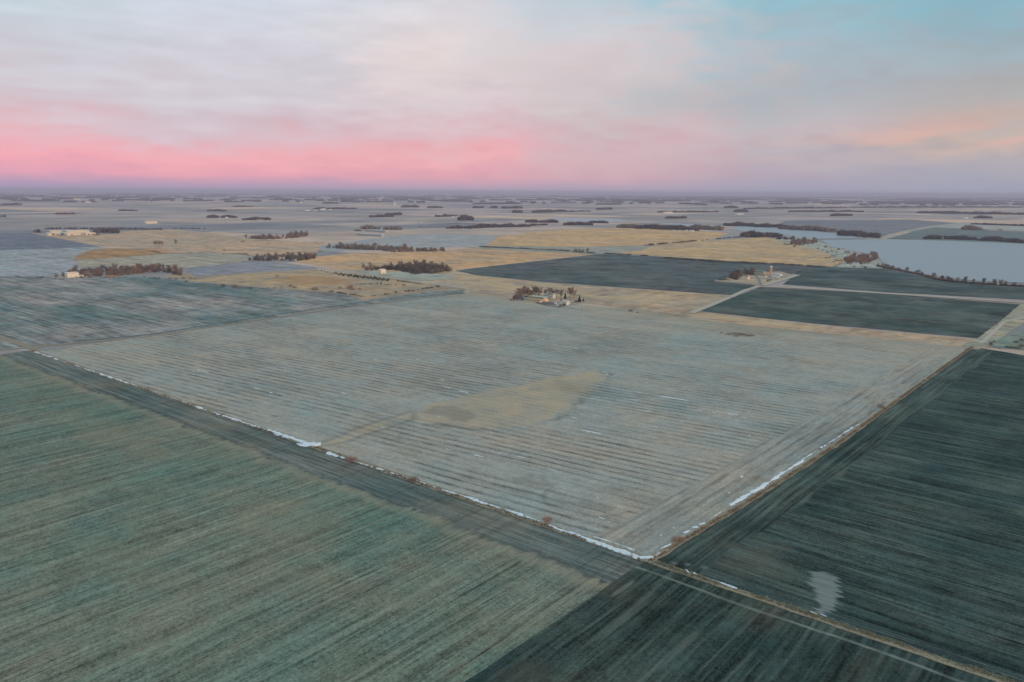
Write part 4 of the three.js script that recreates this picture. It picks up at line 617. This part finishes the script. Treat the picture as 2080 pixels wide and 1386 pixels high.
for (const [x0, y0, x1, y1, d, s, label, t] of [
  [190, 473.5, 242, 474, 90, 0.95, 'dark wood at the right end of the white barns'], [66, 473, 82, 473, 40, 0.8, 'small dark clump left of the white barns'], [90, 466, 330, 467, 30, 0.55, 'thin dark line of trees behind the white barns'],
  [348, 465.5, 418, 466, 25, 0.4, 'low dark scrub strip in the far left fields'], [112, 436, 152, 436, 90, 0.95, 'small red brown wood far out on the left', WR], [240, 429, 280, 429, 80, 0.9, 'small dark wood left of the far white farm'],
  [420, 429.5, 460, 429.5, 90, 0.9, 'narrow dark wood above the far farm with white sheds'], [420, 443, 482, 443, 110, 1.0, 'dark wood around the far farm with white sheds'], [492, 447.5, 550, 447.5, 100, 0.95, 'dark wood just right of the far farm with white sheds'],
  [474, 420.5, 514, 420.5, 120, 0.95, 'small wood with a reddish end far left of centre', WR], [636, 426, 724, 424.5, 90, 1.0, 'long thin wood behind a row of tiny white barns'], [750, 442, 800, 441, 90, 1.0, 'low dark wood below a taller one left of centre'], [782, 437.5, 816, 437, 130, 1.1, 'taller dark wood left of centre'],
  [733, 466, 772, 466, 60, 1.05, 'bare brown wood behind the long pale barns', ASH], [778, 467, 816, 467, 60, 1.05, 'second brown wood right behind the long pale barns', ASH], [720, 470, 734, 470.5, 25, 0.6, 'low brown clump at the left end of the pale barns', ASH],
  [883, 441, 950, 440, 100, 0.95, 'dark wood behind a thin white barn right of centre'], [905, 465, 960, 465, 60, 0.75, 'low left end of the long dark wood before the lake'], [950, 464.5, 1078, 461, 100, 1.0, 'long dark wood stretching toward the lake'], [1070, 460, 1112, 458, 40, 0.7, 'thin tail of the long dark wood'],
  [1066, 452.5, 1134, 453, 120, 1.0, 'dark wood left of the distant pond'], [1144, 458.5, 1205, 458.5, 110, 1.1, 'dark wood around the white house by the distant pond'], [1196, 453.5, 1236, 454, 90, 0.9, 'dark wood at the right end of the distant pond'], [1252, 463, 1300, 464, 150, 1.2, 'tall brown wood right of the distant pond', ASH],
  [1290, 465, 1420, 470, 130, 1.15, 'wide dark wood above the bright golden field'], [1400, 466, 1470, 469, 130, 1.1, 'brown wood between two arms of the lake', ASH], [1470, 459, 1600, 464, 160, 1.05, 'dark wood along the far side of the lake arm'], [1580, 466, 1700, 472, 180, 1.1, 'long red brown wood above the lake arm', BROWN], [1504, 482, 1590, 484, 130, 1.25, 'dark rounded wood on the point beside the golden field'], [1578, 486.5, 1618, 488, 40, 0.75, 'low dark tail of the wood on the point'],
  [1700, 480, 1788, 485, 240, 1.15, 'dense dark wood where the causeway lands'], [1874, 486, 1985, 489, 120, 1.0, 'dark wood around the white boathouses on the far shore'], [1985, 489, 2085, 495, 130, 0.9, 'dark green wood along the far shore at the right edge'], [1953, 467.5, 1996, 468, 120, 1.15, 'red brown wood above the far shore', BROWN], [1970, 456, 2085, 460, 50, 0.7, 'thin line of trees above the pale far field'],
  [1350, 444.5, 1396, 444, 110, 0.9, 'small dark wood above the sliver of water'], [1080, 432.5, 1152, 430.5, 150, 1.2, 'dark wood in the far middle distance'], [1150, 431, 1200, 430, 80, 0.7, 'low thin wood beside the far middle one'], [1212, 426.5, 1244, 426, 200, 1.3, 'square dark wood far right of centre'],
  [1686, 439.5, 1732, 439, 120, 1.15, 'small dark wood alone above the lake'], [1978, 444, 2016, 444, 100, 1.1, 'small dark wood at the far right farm'], [1335, 432, 1460, 431.5, 140, 0.9, 'long low wood behind a thin white line of barns'], [1510, 425, 1722, 423, 160, 1.15, 'long dark belt of woods toward the right'], [1600, 431, 1755, 431, 120, 1.0, 'lower dark belt of woods toward the right'], [1722, 422.5, 2085, 422, 220, 1.2, 'long dark belt of woods reaching the right edge'], [1860, 433, 2085, 437, 180, 1.25, 'lower dark belt of woods reaching the right edge'], [1380, 414, 1436, 417, 250, 1.3, 'slanting dark wood near the horizon right of centre'],
  [0, 418, 44, 417, 220, 1.3, 'dark wood at the left edge near the horizon'], [0, 441, 12, 441, 60, 0.7, 'tiny dark clump at the left edge'],
]) wood(x0, y0, x1, y1, d, s, label, undefined, t ?? WD);
{ // smaller specks of woodland toward the horizon
  const R = rng(707);
  const far = [[36, 409, 112], [128, 411, 156], [165, 411, 196], [228, 409, 252], [256, 407, 282], [306, 407, 350], [378, 409, 420], [455, 411, 495], [545, 407, 612], [655, 414, 688], [690, 410, 742], [752, 411, 800], [814, 422, 852], [868, 423, 900], [900, 410, 960], [960, 423, 982], [995, 423, 1010], [1018, 424, 1062], [960, 415, 1060], [1085, 407, 1125], [1120, 412, 1170], [1185, 406, 1205], [1210, 416, 1262], [1255, 408, 1285], [1330, 408, 1352], [1362, 407, 1380], [1420, 407, 1440], [1470, 423, 1500], [1490, 431, 1520], [1830, 413, 1862], [1895, 413, 1928], [2060, 414, 2085], [1660, 412, 1720], [1940, 405, 1970], [1040, 433, 1062], [930, 449, 962]];
  for (const [x0, y, x1] of far) wood(x0, y, x1, y, 180 + R() * 160, 1.1 + R() * 0.3, 'small dark wood near the horizon', 'small dark woods near the horizon', WD);
  const M = new THREE.Matrix4(), Q = new THREE.Quaternion(), c = new THREE.Color(), places = [];
  for (let k = 0; k < 620; k++) {
    const y = 396.8 + Math.pow(R(), 1.35) * 17, x = R() * 2200 - 60, right = x > 1200 ? 1.6 : 0.85, w = (10 + R() * 60) * right * (410 - y + 6) / 14, p = spot(x, y + (x - 1040) * 0.0052), q = spot(x + w, y + (x + w - 1040) * 0.0052), n = Math.min(70, Math.round(14 + w * 0.9));
    for (let i = 0; i < n; i++) { const t = R(), d = 1 + R() * 0.02; places.push([mix(p[0], q[0], t) * d, mix(p[1], q[1], t) * d, 1.1 + R() * 0.7, 0.9 + 0.5 * fbm(t * 6, k, 3, 2)]); }
  }
  const im = new THREE.InstancedMesh(FAR, plainTwig, places.length);
  places.forEach(([x, z, s, h], i) => { const l = Math.hypot(x, z); M.compose(V(x, 0, z), Q.setFromAxisAngle(V(0, 1, 0), R() * 6.28), V(s * (1 + l / 9000), s * h, s * (1 + l / 9000))); im.setMatrixAt(i, M); const k = WD[Math.floor(R() * 3)], v = 0.75 + R() * 0.5; im.setColorAt(i, c.setRGB(k[0] * v, k[1] * v, k[2] * v)); });
  add(im, 'distant_forest', 'hazy scattered woodland along the horizon', 'woodland', { kind: 'stuff' });
}
// ------------------------------------------------------------------ buildings
const paintM = { white: std([0.78, 0.78, 0.76], 0.6), cream: std([0.74, 0.66, 0.54], 0.75), sunlitBuff: std([0.74, 0.52, 0.34], 0.8), tan: std([0.52, 0.42, 0.33], 0.85), brick: std([0.42, 0.24, 0.18], 0.9), grey: std([0.42, 0.43, 0.43], 0.8), brown: std([0.3, 0.22, 0.17], 0.85) };  // the buff walls have the low sun's orange glow painted into their colour
const roofM = { tin: std([0.72, 0.74, 0.75], 0.42, { metalness: 0.25 }), white: std([0.82, 0.82, 0.81], 0.85), teal: std([0.36, 0.46, 0.42], 0.5), grey: std([0.34, 0.37, 0.38], 0.7), brown: std([0.38, 0.29, 0.24], 0.8), pale: std([0.58, 0.63, 0.6], 0.6), dark: std([0.12, 0.12, 0.12], 0.85) };
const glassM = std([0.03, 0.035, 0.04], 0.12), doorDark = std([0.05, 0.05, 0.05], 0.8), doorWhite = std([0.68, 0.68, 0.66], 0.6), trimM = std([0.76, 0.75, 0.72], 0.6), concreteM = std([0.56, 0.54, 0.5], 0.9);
const YAW_A = Math.atan2(-UA[1], UA[0]), YAW_B = Math.atan2(-UB[1], UB[0]);
const box = (w, h, d, x = 0, y = 0, z = 0) => { const g = new THREE.BoxGeometry(w, h, d); g.translate(x, y, z); return g; };
// gabled body: the ridge runs along local x; profile gives [z, y] of the roof line from eave to eave
function profileWalls(L, prof) {
  const s = new THREE.Shape(); s.moveTo(prof[0][0], 0); for (const [z, y] of prof) s.lineTo(z, y); s.lineTo(prof.at(-1)[0], 0); s.closePath();
  const g = new THREE.ExtrudeGeometry(s, { depth: L, bevelEnabled: false }); g.translate(0, 0, -L / 2); g.rotateY(Math.PI / 2); return g;   // shape x becomes -z
}
function roofSlabs(L, prof, over = 0.5, thick = 0.18) {
  const gs = [];
  for (let i = 0; i < prof.length - 1; i++) {
    let [z0, y0] = prof[i], [z1, y1] = prof[i + 1]; const l = Math.hypot(z1 - z0, y1 - y0), uz = (z1 - z0) / l, uy = (y1 - y0) / l;
    if (i === 0) { z0 -= uz * over; y0 -= uy * over; } if (i === prof.length - 2) { z1 += uz * over; y1 += uy * over; }
    const len = Math.hypot(z1 - z0, y1 - y0), g = new THREE.BoxGeometry(L + over * 2, thick, len + 0.1); g.rotateX(Math.atan2(uy, -uz) + Math.PI); g.translate(0, (y0 + y1) / 2 + thick * 0.55 + 0.03, -(z0 + z1) / 2); gs.push(g);
  }
  return mergeGeometries(gs);
}
const gable = (W, eave, ridge) => [[-W / 2, eave], [0, ridge], [W / 2, eave]];
const gambrel = (W, eave, ridge) => [[-W / 2, eave], [-W * 0.36, eave + (ridge - eave) * 0.62], [0, ridge], [W * 0.36, eave + (ridge - eave) * 0.62], [W / 2, eave]];
// end: which gable (+1 or -1 along x) carries the door; spotAt is the middle of the base
function building(name, label, category, [x, z], yaw, L, W, eave, ridge, wall, roof, { shape = gable, doors = [], windows = [], group, chimney, leanTo, hood } = {}) {
  const o = new THREE.Group(), prof = shape(W, eave, ridge);
  const w = part('wall', profileWalls(L, prof), paintM[wall], o), r = part('roof', roofSlabs(L, prof), roofM[roof], o);
  if (leanTo) { const [side, lw, lh] = leanTo, p = side < 0 ? [[-W / 2 - lw, lh], [-W / 2, eave - 0.3]] : [[W / 2, eave - 0.3], [W / 2 + lw, lh]]; part('lean_to_wall', profileWalls(L * 0.98, p), paintM[wall], o); part('lean_to_roof', roofSlabs(L * 0.98, p), roofM[roof === 'teal' ? 'pale' : roof], o); }
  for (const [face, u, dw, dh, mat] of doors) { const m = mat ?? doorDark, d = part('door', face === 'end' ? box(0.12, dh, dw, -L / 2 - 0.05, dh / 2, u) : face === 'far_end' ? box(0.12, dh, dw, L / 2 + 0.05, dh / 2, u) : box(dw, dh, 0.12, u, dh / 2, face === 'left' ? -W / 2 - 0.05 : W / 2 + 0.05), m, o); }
  for (const [face, u, y, ww = 1.1, wh = 1.5] of windows) {
    const e = face === 'end', f = new THREE.Group(); f.name = 'window'; o.add(f);
    f.position.set(e ? -L / 2 - 0.03 : u, y, e ? u : face === 'left' ? -W / 2 - 0.03 : W / 2 + 0.03); if (e) f.rotation.y = Math.PI / 2;
    part('frame', mergeGeometries([box(ww + 0.3, 0.16, 0.16, 0, wh / 2 + 0.06), box(ww + 0.3, 0.16, 0.16, 0, -wh / 2 - 0.06), box(0.16, wh, 0.16, -ww / 2 - 0.06), box(0.16, wh, 0.16, ww / 2 + 0.06)]), trimM, f); part('pane', box(ww, wh, 0.08), glassM, f);
  }
  if (chimney) part('chimney', box(0.9, 2.2, 0.9, chimney, ridge + 0.4, 0.4), paintM.brick, r);
  o.position.set(x, 0.1, z); o.rotation.y = yaw;
  return add(o, name, label, category, { group });
}
const shift = ([x, z], a, b) => [x + UA[0] * a + UB[0] * b, z + UA[1] * a + UB[1] * b];
// laid along A a building's 'end' faces the low sun and its 'left' side the camera; laid along B its 'right' side faces the sun
plot([[1088, 614], [1112, 613.5], [1140, 616], [1152, 621], [1136, 625.5], [1112, 622], [1090, 617]], 'dark trodden cattle yard of the central farm', 11, [96, 92, 92], [84, 84, 86], { line: 0, scale: 12 });
way(spots([[1158, 620], [1178, 615.8], [1198, 611.5]]), 5, 0.92, gravelM, 'farm_lane', 'pale drive leaving the central farm to the right', { rough: 0.1 });
building('cattle_barn', 'long barn with green roof and glowing orange gable at the central farm', 'barn', shift(spot(1108, 613.6), 18, 0), YAW_A, 36, 16, 4.2, 8.4, 'sunlitBuff', 'teal', { leanTo: [1, 8, 2.6], doors: [['end', -1, 4.2, 3.6, paintM.sunlitBuff]], windows: [['end', 0, 6, 1.2, 1.2]] });
building('shed', 'low pale shed at the left end of the green roofed barn', 'shed', spot(1064, 609.4), YAW_A, 20, 8, 2.6, 3.8, 'grey', 'pale', { doors: [['left', 0, 3, 2.2]] });
building('farmhouse', 'two storey white house with lit gable behind the green roofed barn', 'house', shift(spot(1126, 607.4), 5.5, 0), YAW_A, 11, 8.4, 6, 9.6, 'cream', 'grey', { windows: [['end', -2, 4.6], ['end', 2, 4.6], ['end', -2, 1.7], ['end', 2, 1.7], ['end', 0, 7.6, 0.8, 1], ['left', -2, 4.6], ['left', 2, 4.6]], doors: [['end', 0, 1.1, 2.2, doorDark]], chimney: 2 });
building('farmhouse', 'grey blue roofed wing house left of the lit farmhouse gable', 'house', shift(spot(1114, 606.8), 4, 0), YAW_B, 12, 8, 4.2, 7.6, 'grey', 'grey', { windows: [['right', -3, 2.2], ['right', 2, 2.2]] });
building('shed', 'small white roofed shed glowing in front of the central farm', 'shed', shift(spot(1153.5, 619.6), 6.5, 0), YAW_A, 13, 9, 3, 6, 'cream', 'tin', { doors: [['left', -2, 6, 2.4], ['end', 0, 2.6, 2.4, doorWhite]] });  // wide side door is a black panel painted as shade inside the open front
building('shed', 'tiny pale hut in the cattle yard of the central farm', 'shed', spot(1128, 619.6), YAW_A, 4.5, 4, 2.6, 3.4, 'white', 'tin', { doors: [['left', 0, 1.6, 2]] });
const lowWall = (p, q, label) => { const L = Math.hypot(q[0] - p[0], q[1] - p[1]), o = new THREE.Group(); part('slab', box(L, 0.9, 0.9, 0, 0.45), concreteM, o); part('coping', box(L + 0.2, 0.14, 1.2, 0, 0.99), trimM, o); o.position.set((p[0] + q[0]) / 2, 0.5, (p[1] + q[1]) / 2); o.rotation.y = Math.atan2(-(q[1] - p[1]), q[0] - p[0]); add(o, 'low_wall', label, 'wall'); };
lowWall(spot(1112, 620.8), spot(1131, 623.8), 'pale low wall along the front of the cattle yard');
lowWall(spot(1131.6, 623.4), spot(1137, 617.6), 'short pale wall closing the cattle yard beside the white roofed shed');
lowWall(spot(1149, 622.2), spot(1185, 631.2), 'long pale wall running out from the white roofed shed');

building('farmhouse', 'cream house with bright gable in the yard of the silo farm', 'house', shift(spot(1520, 568), 6, 0), YAW_A, 15, 10.5, 5.2, 9.4, 'cream', 'brown', { windows: [['end', -2, 3.4], ['end', 2, 3.4], ['left', 0, 2]], doors: [['end', 0, 1.1, 2.1]] });
building('shed', 'tan roofed shed among the trees of the silo farm', 'shed', spot(1502, 562), YAW_A, 15, 9, 3.2, 6.4, 'tan', 'brown', { doors: [['end', 0, 3, 2.6]] });
building('barn', 'green roofed barn with narrow lit gable left of the silo', 'barn', shift(spot(1552.4, 559.6), 13, 0), YAW_A, 26, 9.5, 6, 9.8, 'tan', 'teal', { doors: [['end', 0, 3.2, 3.4]] });
building('machine_shed', 'white roofed machine shed right of the silo', 'shed', shift(spot(1586.5, 564.4), 9, 0), YAW_A, 18, 15, 4.6, 7.8, 'white', 'tin', { doors: [['end', 0, 9, 4.2], ['left', 3, 4, 3.4, doorWhite]] });  // big end door: its black stands for the shade within the open gable
building('shed', 'flat little white shed left of the yard lane at the silo farm', 'shed', spot(1539, 558.8), YAW_A, 9, 4, 2, 2.8, 'white', 'white', { doors: [['left', 0, 2, 1.7]] });
building('trailer', 'low white trailer standing below the silo farm barn', 'trailer', spot(1556, 564), YAW_B, 8, 2.6, 2.2, 2.7, 'white', 'white', { doors: [['left', 1, 1.2, 1.8]] });
{
  const o = new THREE.Group(), prof = [[3, 0], [3, 0.4], [2.85, 0.4], [2.85, 21]].map(([r, y]) => new THREE.Vector2(r, y));
  part('shaft', new THREE.LatheGeometry(prof, 32), std([0.5, 0.33, 0.25], 0.85), o);
  part('dome', new THREE.LatheGeometry(Array.from({ length: 9 }, (_, i) => new THREE.Vector2(2.95 * Math.cos(i / 8 * Math.PI / 2), 21 + 2.3 * Math.sin(i / 8 * Math.PI / 2))), 32), paintM.white, o);
  for (let k = 0; k < 8; k++) { const h = new THREE.TorusGeometry(2.9, 0.07, 6, 32); h.rotateX(Math.PI / 2); h.translate(0, 2.2 + k * 2.5, 0); part('hoop', h, paintM.brown, o); }
  part('chute', box(1, 20, 0.9, -3.1, 10.2, 0), paintM.tan, o);
  o.position.set(...((p) => [p[0], 0.4, p[1]])(spot(1565.5, 561))); o.rotation.y = 0.8; add(o, 'silo', 'tall red brown silo with white domed top at the right farm', 'silo');
}
building('barn', 'bright cream barn at the left end of the left farm', 'barn', spot(146, 563.4), YAW_B, 24, 15, 5.4, 11, 'cream', 'white', { shape: gambrel, doors: [['right', 0, 3.4, 3.2, doorWhite]], windows: [['right', -5, 2], ['right', 5, 2]] });
building('barn', 'pinkish brown roofed barn in the middle of the left farm', 'barn', spot(177, 560), YAW_B, 18, 12, 5, 10, 'tan', 'brown', { doors: [['right', 0, 3, 3]] });
building('shed', 'low lean shed joining the cream barn and the brown roofed one', 'shed', spot(163, 562), YAW_B, 12, 6, 2.4, 4, 'cream', 'brown', { doors: [['right', 0, 2, 2]] });
building('shed', 'long brown shed standing apart at the right of the left farm', 'shed', spot(225, 564.4), YAW_B, 19, 7, 3, 5, 'brown', 'brown', { doors: [['right', -4, 3, 2.4], ['right', 4, 3, 2.4]] });
building('farmhouse', 'small white house glowing in the middle left grove', 'house', spot(572, 529), YAW_B, 16, 10, 5, 9.4, 'cream', 'white', { windows: [['right', -4, 3], ['right', 4, 3]], doors: [['right', 0, 1.4, 2.4]], chimney: 3 });
building('shed', 'tiny pale shed right of the small white house', 'shed', spot(598, 530), YAW_B, 10, 6, 2.6, 4.4, 'white', 'white', { doors: [['right', 0, 2, 2]] });
building('shed', 'pale green roofed shed at the edge of the middle left grove', 'shed', spot(608, 528.5), YAW_B, 16, 9, 3, 5.6, 'grey', 'pale', { doors: [['right', 0, 4, 2.6]] });
building('barn', 'lone cream barn with curved roof beside the oval grove', 'barn', spot(776.5, 556.4), YAW_B, 15, 9.5, 6, 11, 'cream', 'white', { shape: gambrel, doors: [['right', 0, 3, 3.4, paintM.tan], ['far_end', 0, 3, 3.2]], windows: [['right', -4.6, 4, 1, 1], ['right', 4.6, 4, 1, 1]] });
building('shed', 'tiny pale hut inside the oval grove', 'shed', spot(840, 552.5), YAW_B, 7, 5, 2.4, 3.6, 'white', 'white', { doors: [['right', 0, 1.4, 2]] });
// long white dairy barns on the left
for (const [x, y, L, W, h, label] of [[115, 477, 74, 26, 9, 'leftmost long white barn of the far left dairy'], [153, 477.3, 78, 28, 10.5, 'middle long white barn of the far left dairy, its wall lit cream'], [182, 477, 40, 24, 9, 'right hand white barn of the far left dairy'], [122, 474, 80, 26, 13, 'white barn behind the leftmost barn of the far left dairy'], [158, 474.2, 90, 26, 14, 'white barn behind the middle barn of the far left dairy']]) building('dairy_barn', label, 'barn', spot(x, y), YAW_B, L, W, h * 0.5, h, 'cream', 'white', { doors: [['right', -L * 0.25, 6, 4], ['right', L * 0.25, 6, 4]] });
building('shed', 'little cream shed in front of the leftmost white barn', 'shed', spot(100, 479), YAW_B, 10, 7, 3, 5, 'cream', 'white', { doors: [['right', 0, 2, 2.2]] });
{ const R = rng(8); for (const [x, y, s] of [[101, 477.5, 2], [108, 477.5, 2.2], [117, 478.5, 2], [122, 479, 2.2], [126, 479, 2], [133, 479, 1.7], [194, 478, 2.6], [199, 478, 2.4]]) plant(BUSHES, x, 'bush', spot(x, y), s, TWIG[x > 150 ? 'needle' : 'dark'], 'small bush in front of the long white barns', 'bush', 'bushes in front of the long white barns', R); }
for (const [x, y, L, label] of [[753, 470.8, 78, 'pale hog barn farthest back on the left of the four'], [776, 472.2, 66, 'pale hog barn farthest back on the right of the four'], [742, 479, 92, 'pale hog barn nearest on the left of the four'], [765, 480.2, 80, 'pale hog barn nearest on the right of the four']]) building('hog_barn', label, 'barn', spot(x, y), YAW_A, L, 20, 3.6, 8.5, 'grey', 'white', { doors: [['end', 0, 3, 2.4]] });
// far farms: each building by its place
for (const [x, y, L, W, e, r, yaw, wall, roof, name, label] of [
  [306, 454.2, 66, 30, 6, 13, YAW_B, 'cream', 'white', 'barn', 'big cream building alone in the far left fields'], [449, 442.6, 34, 14, 4, 8, YAW_B, 'white', 'white', 'barn', 'left white shed at the far farm in the dark wood'], [460, 443, 18, 12, 4, 7, YAW_B, 'white', 'white', 'shed', 'right white shed at the far farm in the dark wood'],
  [516, 447.2, 14, 12, 5, 9, YAW_B, 'white', 'grey', 'farmhouse', 'tiny grey house in the wood right of the far farm'], [528, 448, 34, 14, 4, 7, YAW_B, 'grey', 'grey', 'barn', 'grey shed in the wood right of the far farm'], [624, 428.4, 50, 18, 4, 8, YAW_B, 'white', 'white', 'barn', 'leftmost tiny white barn in the row below the thin wood'], [640, 428.2, 36, 18, 4, 8, YAW_B, 'white', 'white', 'barn', 'second tiny white barn in the row below the thin wood'], [656, 426.8, 52, 24, 7, 14, YAW_B, 'white', 'white', 'barn', 'largest tiny white barn in the row below the thin wood'], [671, 427, 24, 16, 5, 10, YAW_B, 'white', 'white', 'barn', 'rightmost tiny white barn in the row below the thin wood'],
  [156, 405.6, 110, 40, 12, 24, YAW_B, 'cream', 'white', 'barn', 'faint cream building near the horizon on the left'], [178, 411.6, 76, 30, 8, 16, YAW_B, 'white', 'white', 'barn', 'faint white barn beside a dark wood near the left horizon'], [932, 441.2, 30, 16, 5, 10, YAW_B, 'white', 'white', 'barn', 'small bright white barn by the wood right of centre'], [922, 441, 46, 12, 3, 5, YAW_B, 'white', 'white', 'barn', 'thin white barn touching the small bright one right of centre'],
  [1180, 457.5, 22, 16, 6, 11, YAW_B, 'white', 'white', 'farmhouse', 'white house in the wood by the distant pond'], [1170, 457.2, 16, 12, 4, 7, YAW_B, 'white', 'white', 'shed', 'tiny white shed left of the house by the distant pond'], [1368, 469.5, 15, 10, 3.5, 6, YAW_A, 'white', 'pale', 'cabin', 'leftmost pale cabin along the top of the golden field'], [1378, 470, 16, 10, 3.5, 6, YAW_A, 'white', 'pale', 'cabin', 'second pale cabin along the top of the golden field'], [1394, 470.2, 13, 10, 4, 7, YAW_A, 'white', 'white', 'cabin', 'third pale cabin along the top of the golden field'], [1404.5, 470.8, 22, 14, 5, 8, YAW_A, 'white', 'white', 'barn', 'bright white barn at the top right of the golden field'],
  [1357, 432.8, 150, 26, 5, 10, YAW_B, 'white', 'white', 'barn', 'very long thin white barn left of the other far one'], [1502, 435.8, 130, 24, 5, 9, YAW_B, 'white', 'white', 'barn', 'very long thin white barn right of the other far one'], [1446, 411.4, 50, 30, 8, 16, YAW_B, 'white', 'white', 'barn', 'white speck of a barn near the horizon right of centre'], [1704, 413.8, 70, 30, 9, 18, YAW_B, 'white', 'white', 'barn', 'white barn by the far elevator near the right horizon'],
  [1962, 444, 96, 20, 4, 8, YAW_B, 'white', 'white', 'barn', 'long thin white barn at the far right farm'], [1981, 443.2, 30, 20, 6, 12, YAW_B, 'white', 'pale', 'barn', 'taller pale barn at the end of the far right farm'], [1913, 486, 20, 14, 4, 8.5, YAW_A, 'cream', 'pale', 'boathouse', 'larger pale boathouse on the far shore'], [1937, 486.4, 14, 10, 3, 6, YAW_A, 'white', 'white', 'boathouse', 'smaller white boathouse on the far shore'], [1925, 486.2, 10, 8, 3, 5, YAW_A, 'tan', 'brown', 'boathouse', 'brown hut between the two pale boathouses'],
  [2002, 468.5, 18, 12, 4, 7, YAW_A, 'grey', 'grey', 'farmhouse', 'grey house above the far shore road'], [2032, 468.4, 20, 12, 4, 8, YAW_A, 'tan', 'brown', 'farmhouse', 'brown roofed house above the far shore road'],
  [1722, 515, 20, 13, 4, 8.5, YAW_A, 'grey', 'pale', 'cabin', 'largest cabin with pale roof behind the lakeside clump'], [1632, 501.5, 15, 9, 3, 5.5, YAW_A, 'white', 'pale', 'cabin', 'white cabin below the trees on the small point'], [1644, 493.5, 12, 9, 3, 6, YAW_B, 'grey', 'grey', 'cabin', 'grey cabin hidden in the trees on the small point'], [1693, 522, 13, 9, 3, 5.5, YAW_A, 'grey', 'pale', 'cabin', 'pale cabin left of the lakeside clump'], [1700, 513, 13, 8, 3, 5.5, YAW_B, 'grey', 'grey', 'cabin', 'grey roofed cabin by the water left of the largest one'], [1722, 540.5, 6, 5, 2.4, 4, YAW_B, 'white', 'white', 'shed', 'tiny white shed in front of the lakeside clump'], [1738, 538.5, 15, 9, 3, 5.8, YAW_A, 'white', 'pale', 'cabin', 'low pale roofed cabin in front of the lakeside clump'], [1754, 543.2, 14, 7, 2.6, 4.4, YAW_A, 'grey', 'tin', 'cabin', 'grey cabin right of the low pale roofed one'], [1776, 545, 8, 6, 2.6, 4.4, YAW_A, 'white', 'white', 'cabin', 'small white cabin at the right end of the cabins'], [1690, 505, 12, 8, 3, 5, YAW_B, 'tan', 'grey', 'cabin', 'tan cabin by the water above the other cabins'], [1712, 520, 13, 9, 3, 6, YAW_A, 'white', 'pale', 'cabin', 'white cabin just below the largest one'],
]) building(name, label, name === 'farmhouse' ? 'house' : name, spot(x, y), yaw, L, W, e, r, wall, roof, L < 45 ? { doors: [[yaw === YAW_B ? 'right' : 'end', 0, Math.min(4, L * 0.16), Math.min(3, e * 0.75)]] } : {});
for (const [x, y, h, label] of [[612, 413.6, 42, 'pinkish grain elevator tower far left of centre near the horizon'], [801.5, 416.5, 40, 'pale grain elevator tower near the horizon just left of centre'], [1687, 413.4, 46, 'white grain elevator tower near the right horizon']]) {
  const o = new THREE.Group(), c = paintM.cream; for (let k = 0; k < 3; k++) { const g = new THREE.CylinderGeometry(5, 5, h * 0.7, 20); g.translate(k * 10.2 - 10.2, h * 0.35, 0); part('bin', g, c, o); } part('head_house', box(9, h * 0.34, 9, 0, h * 0.7 + h * 0.17, 0), c, o); part('roof', roofSlabs(9, [[-4.5, h * 1.04], [0, h * 1.08], [4.5, h * 1.04]]), roofM.white, o);
  const p = spot(x, y); o.position.set(p[0], 0, p[1]); o.rotation.y = YAW_B; add(o, 'grain_elevator', label, 'elevator');
}
renderer.render(scene, camera);
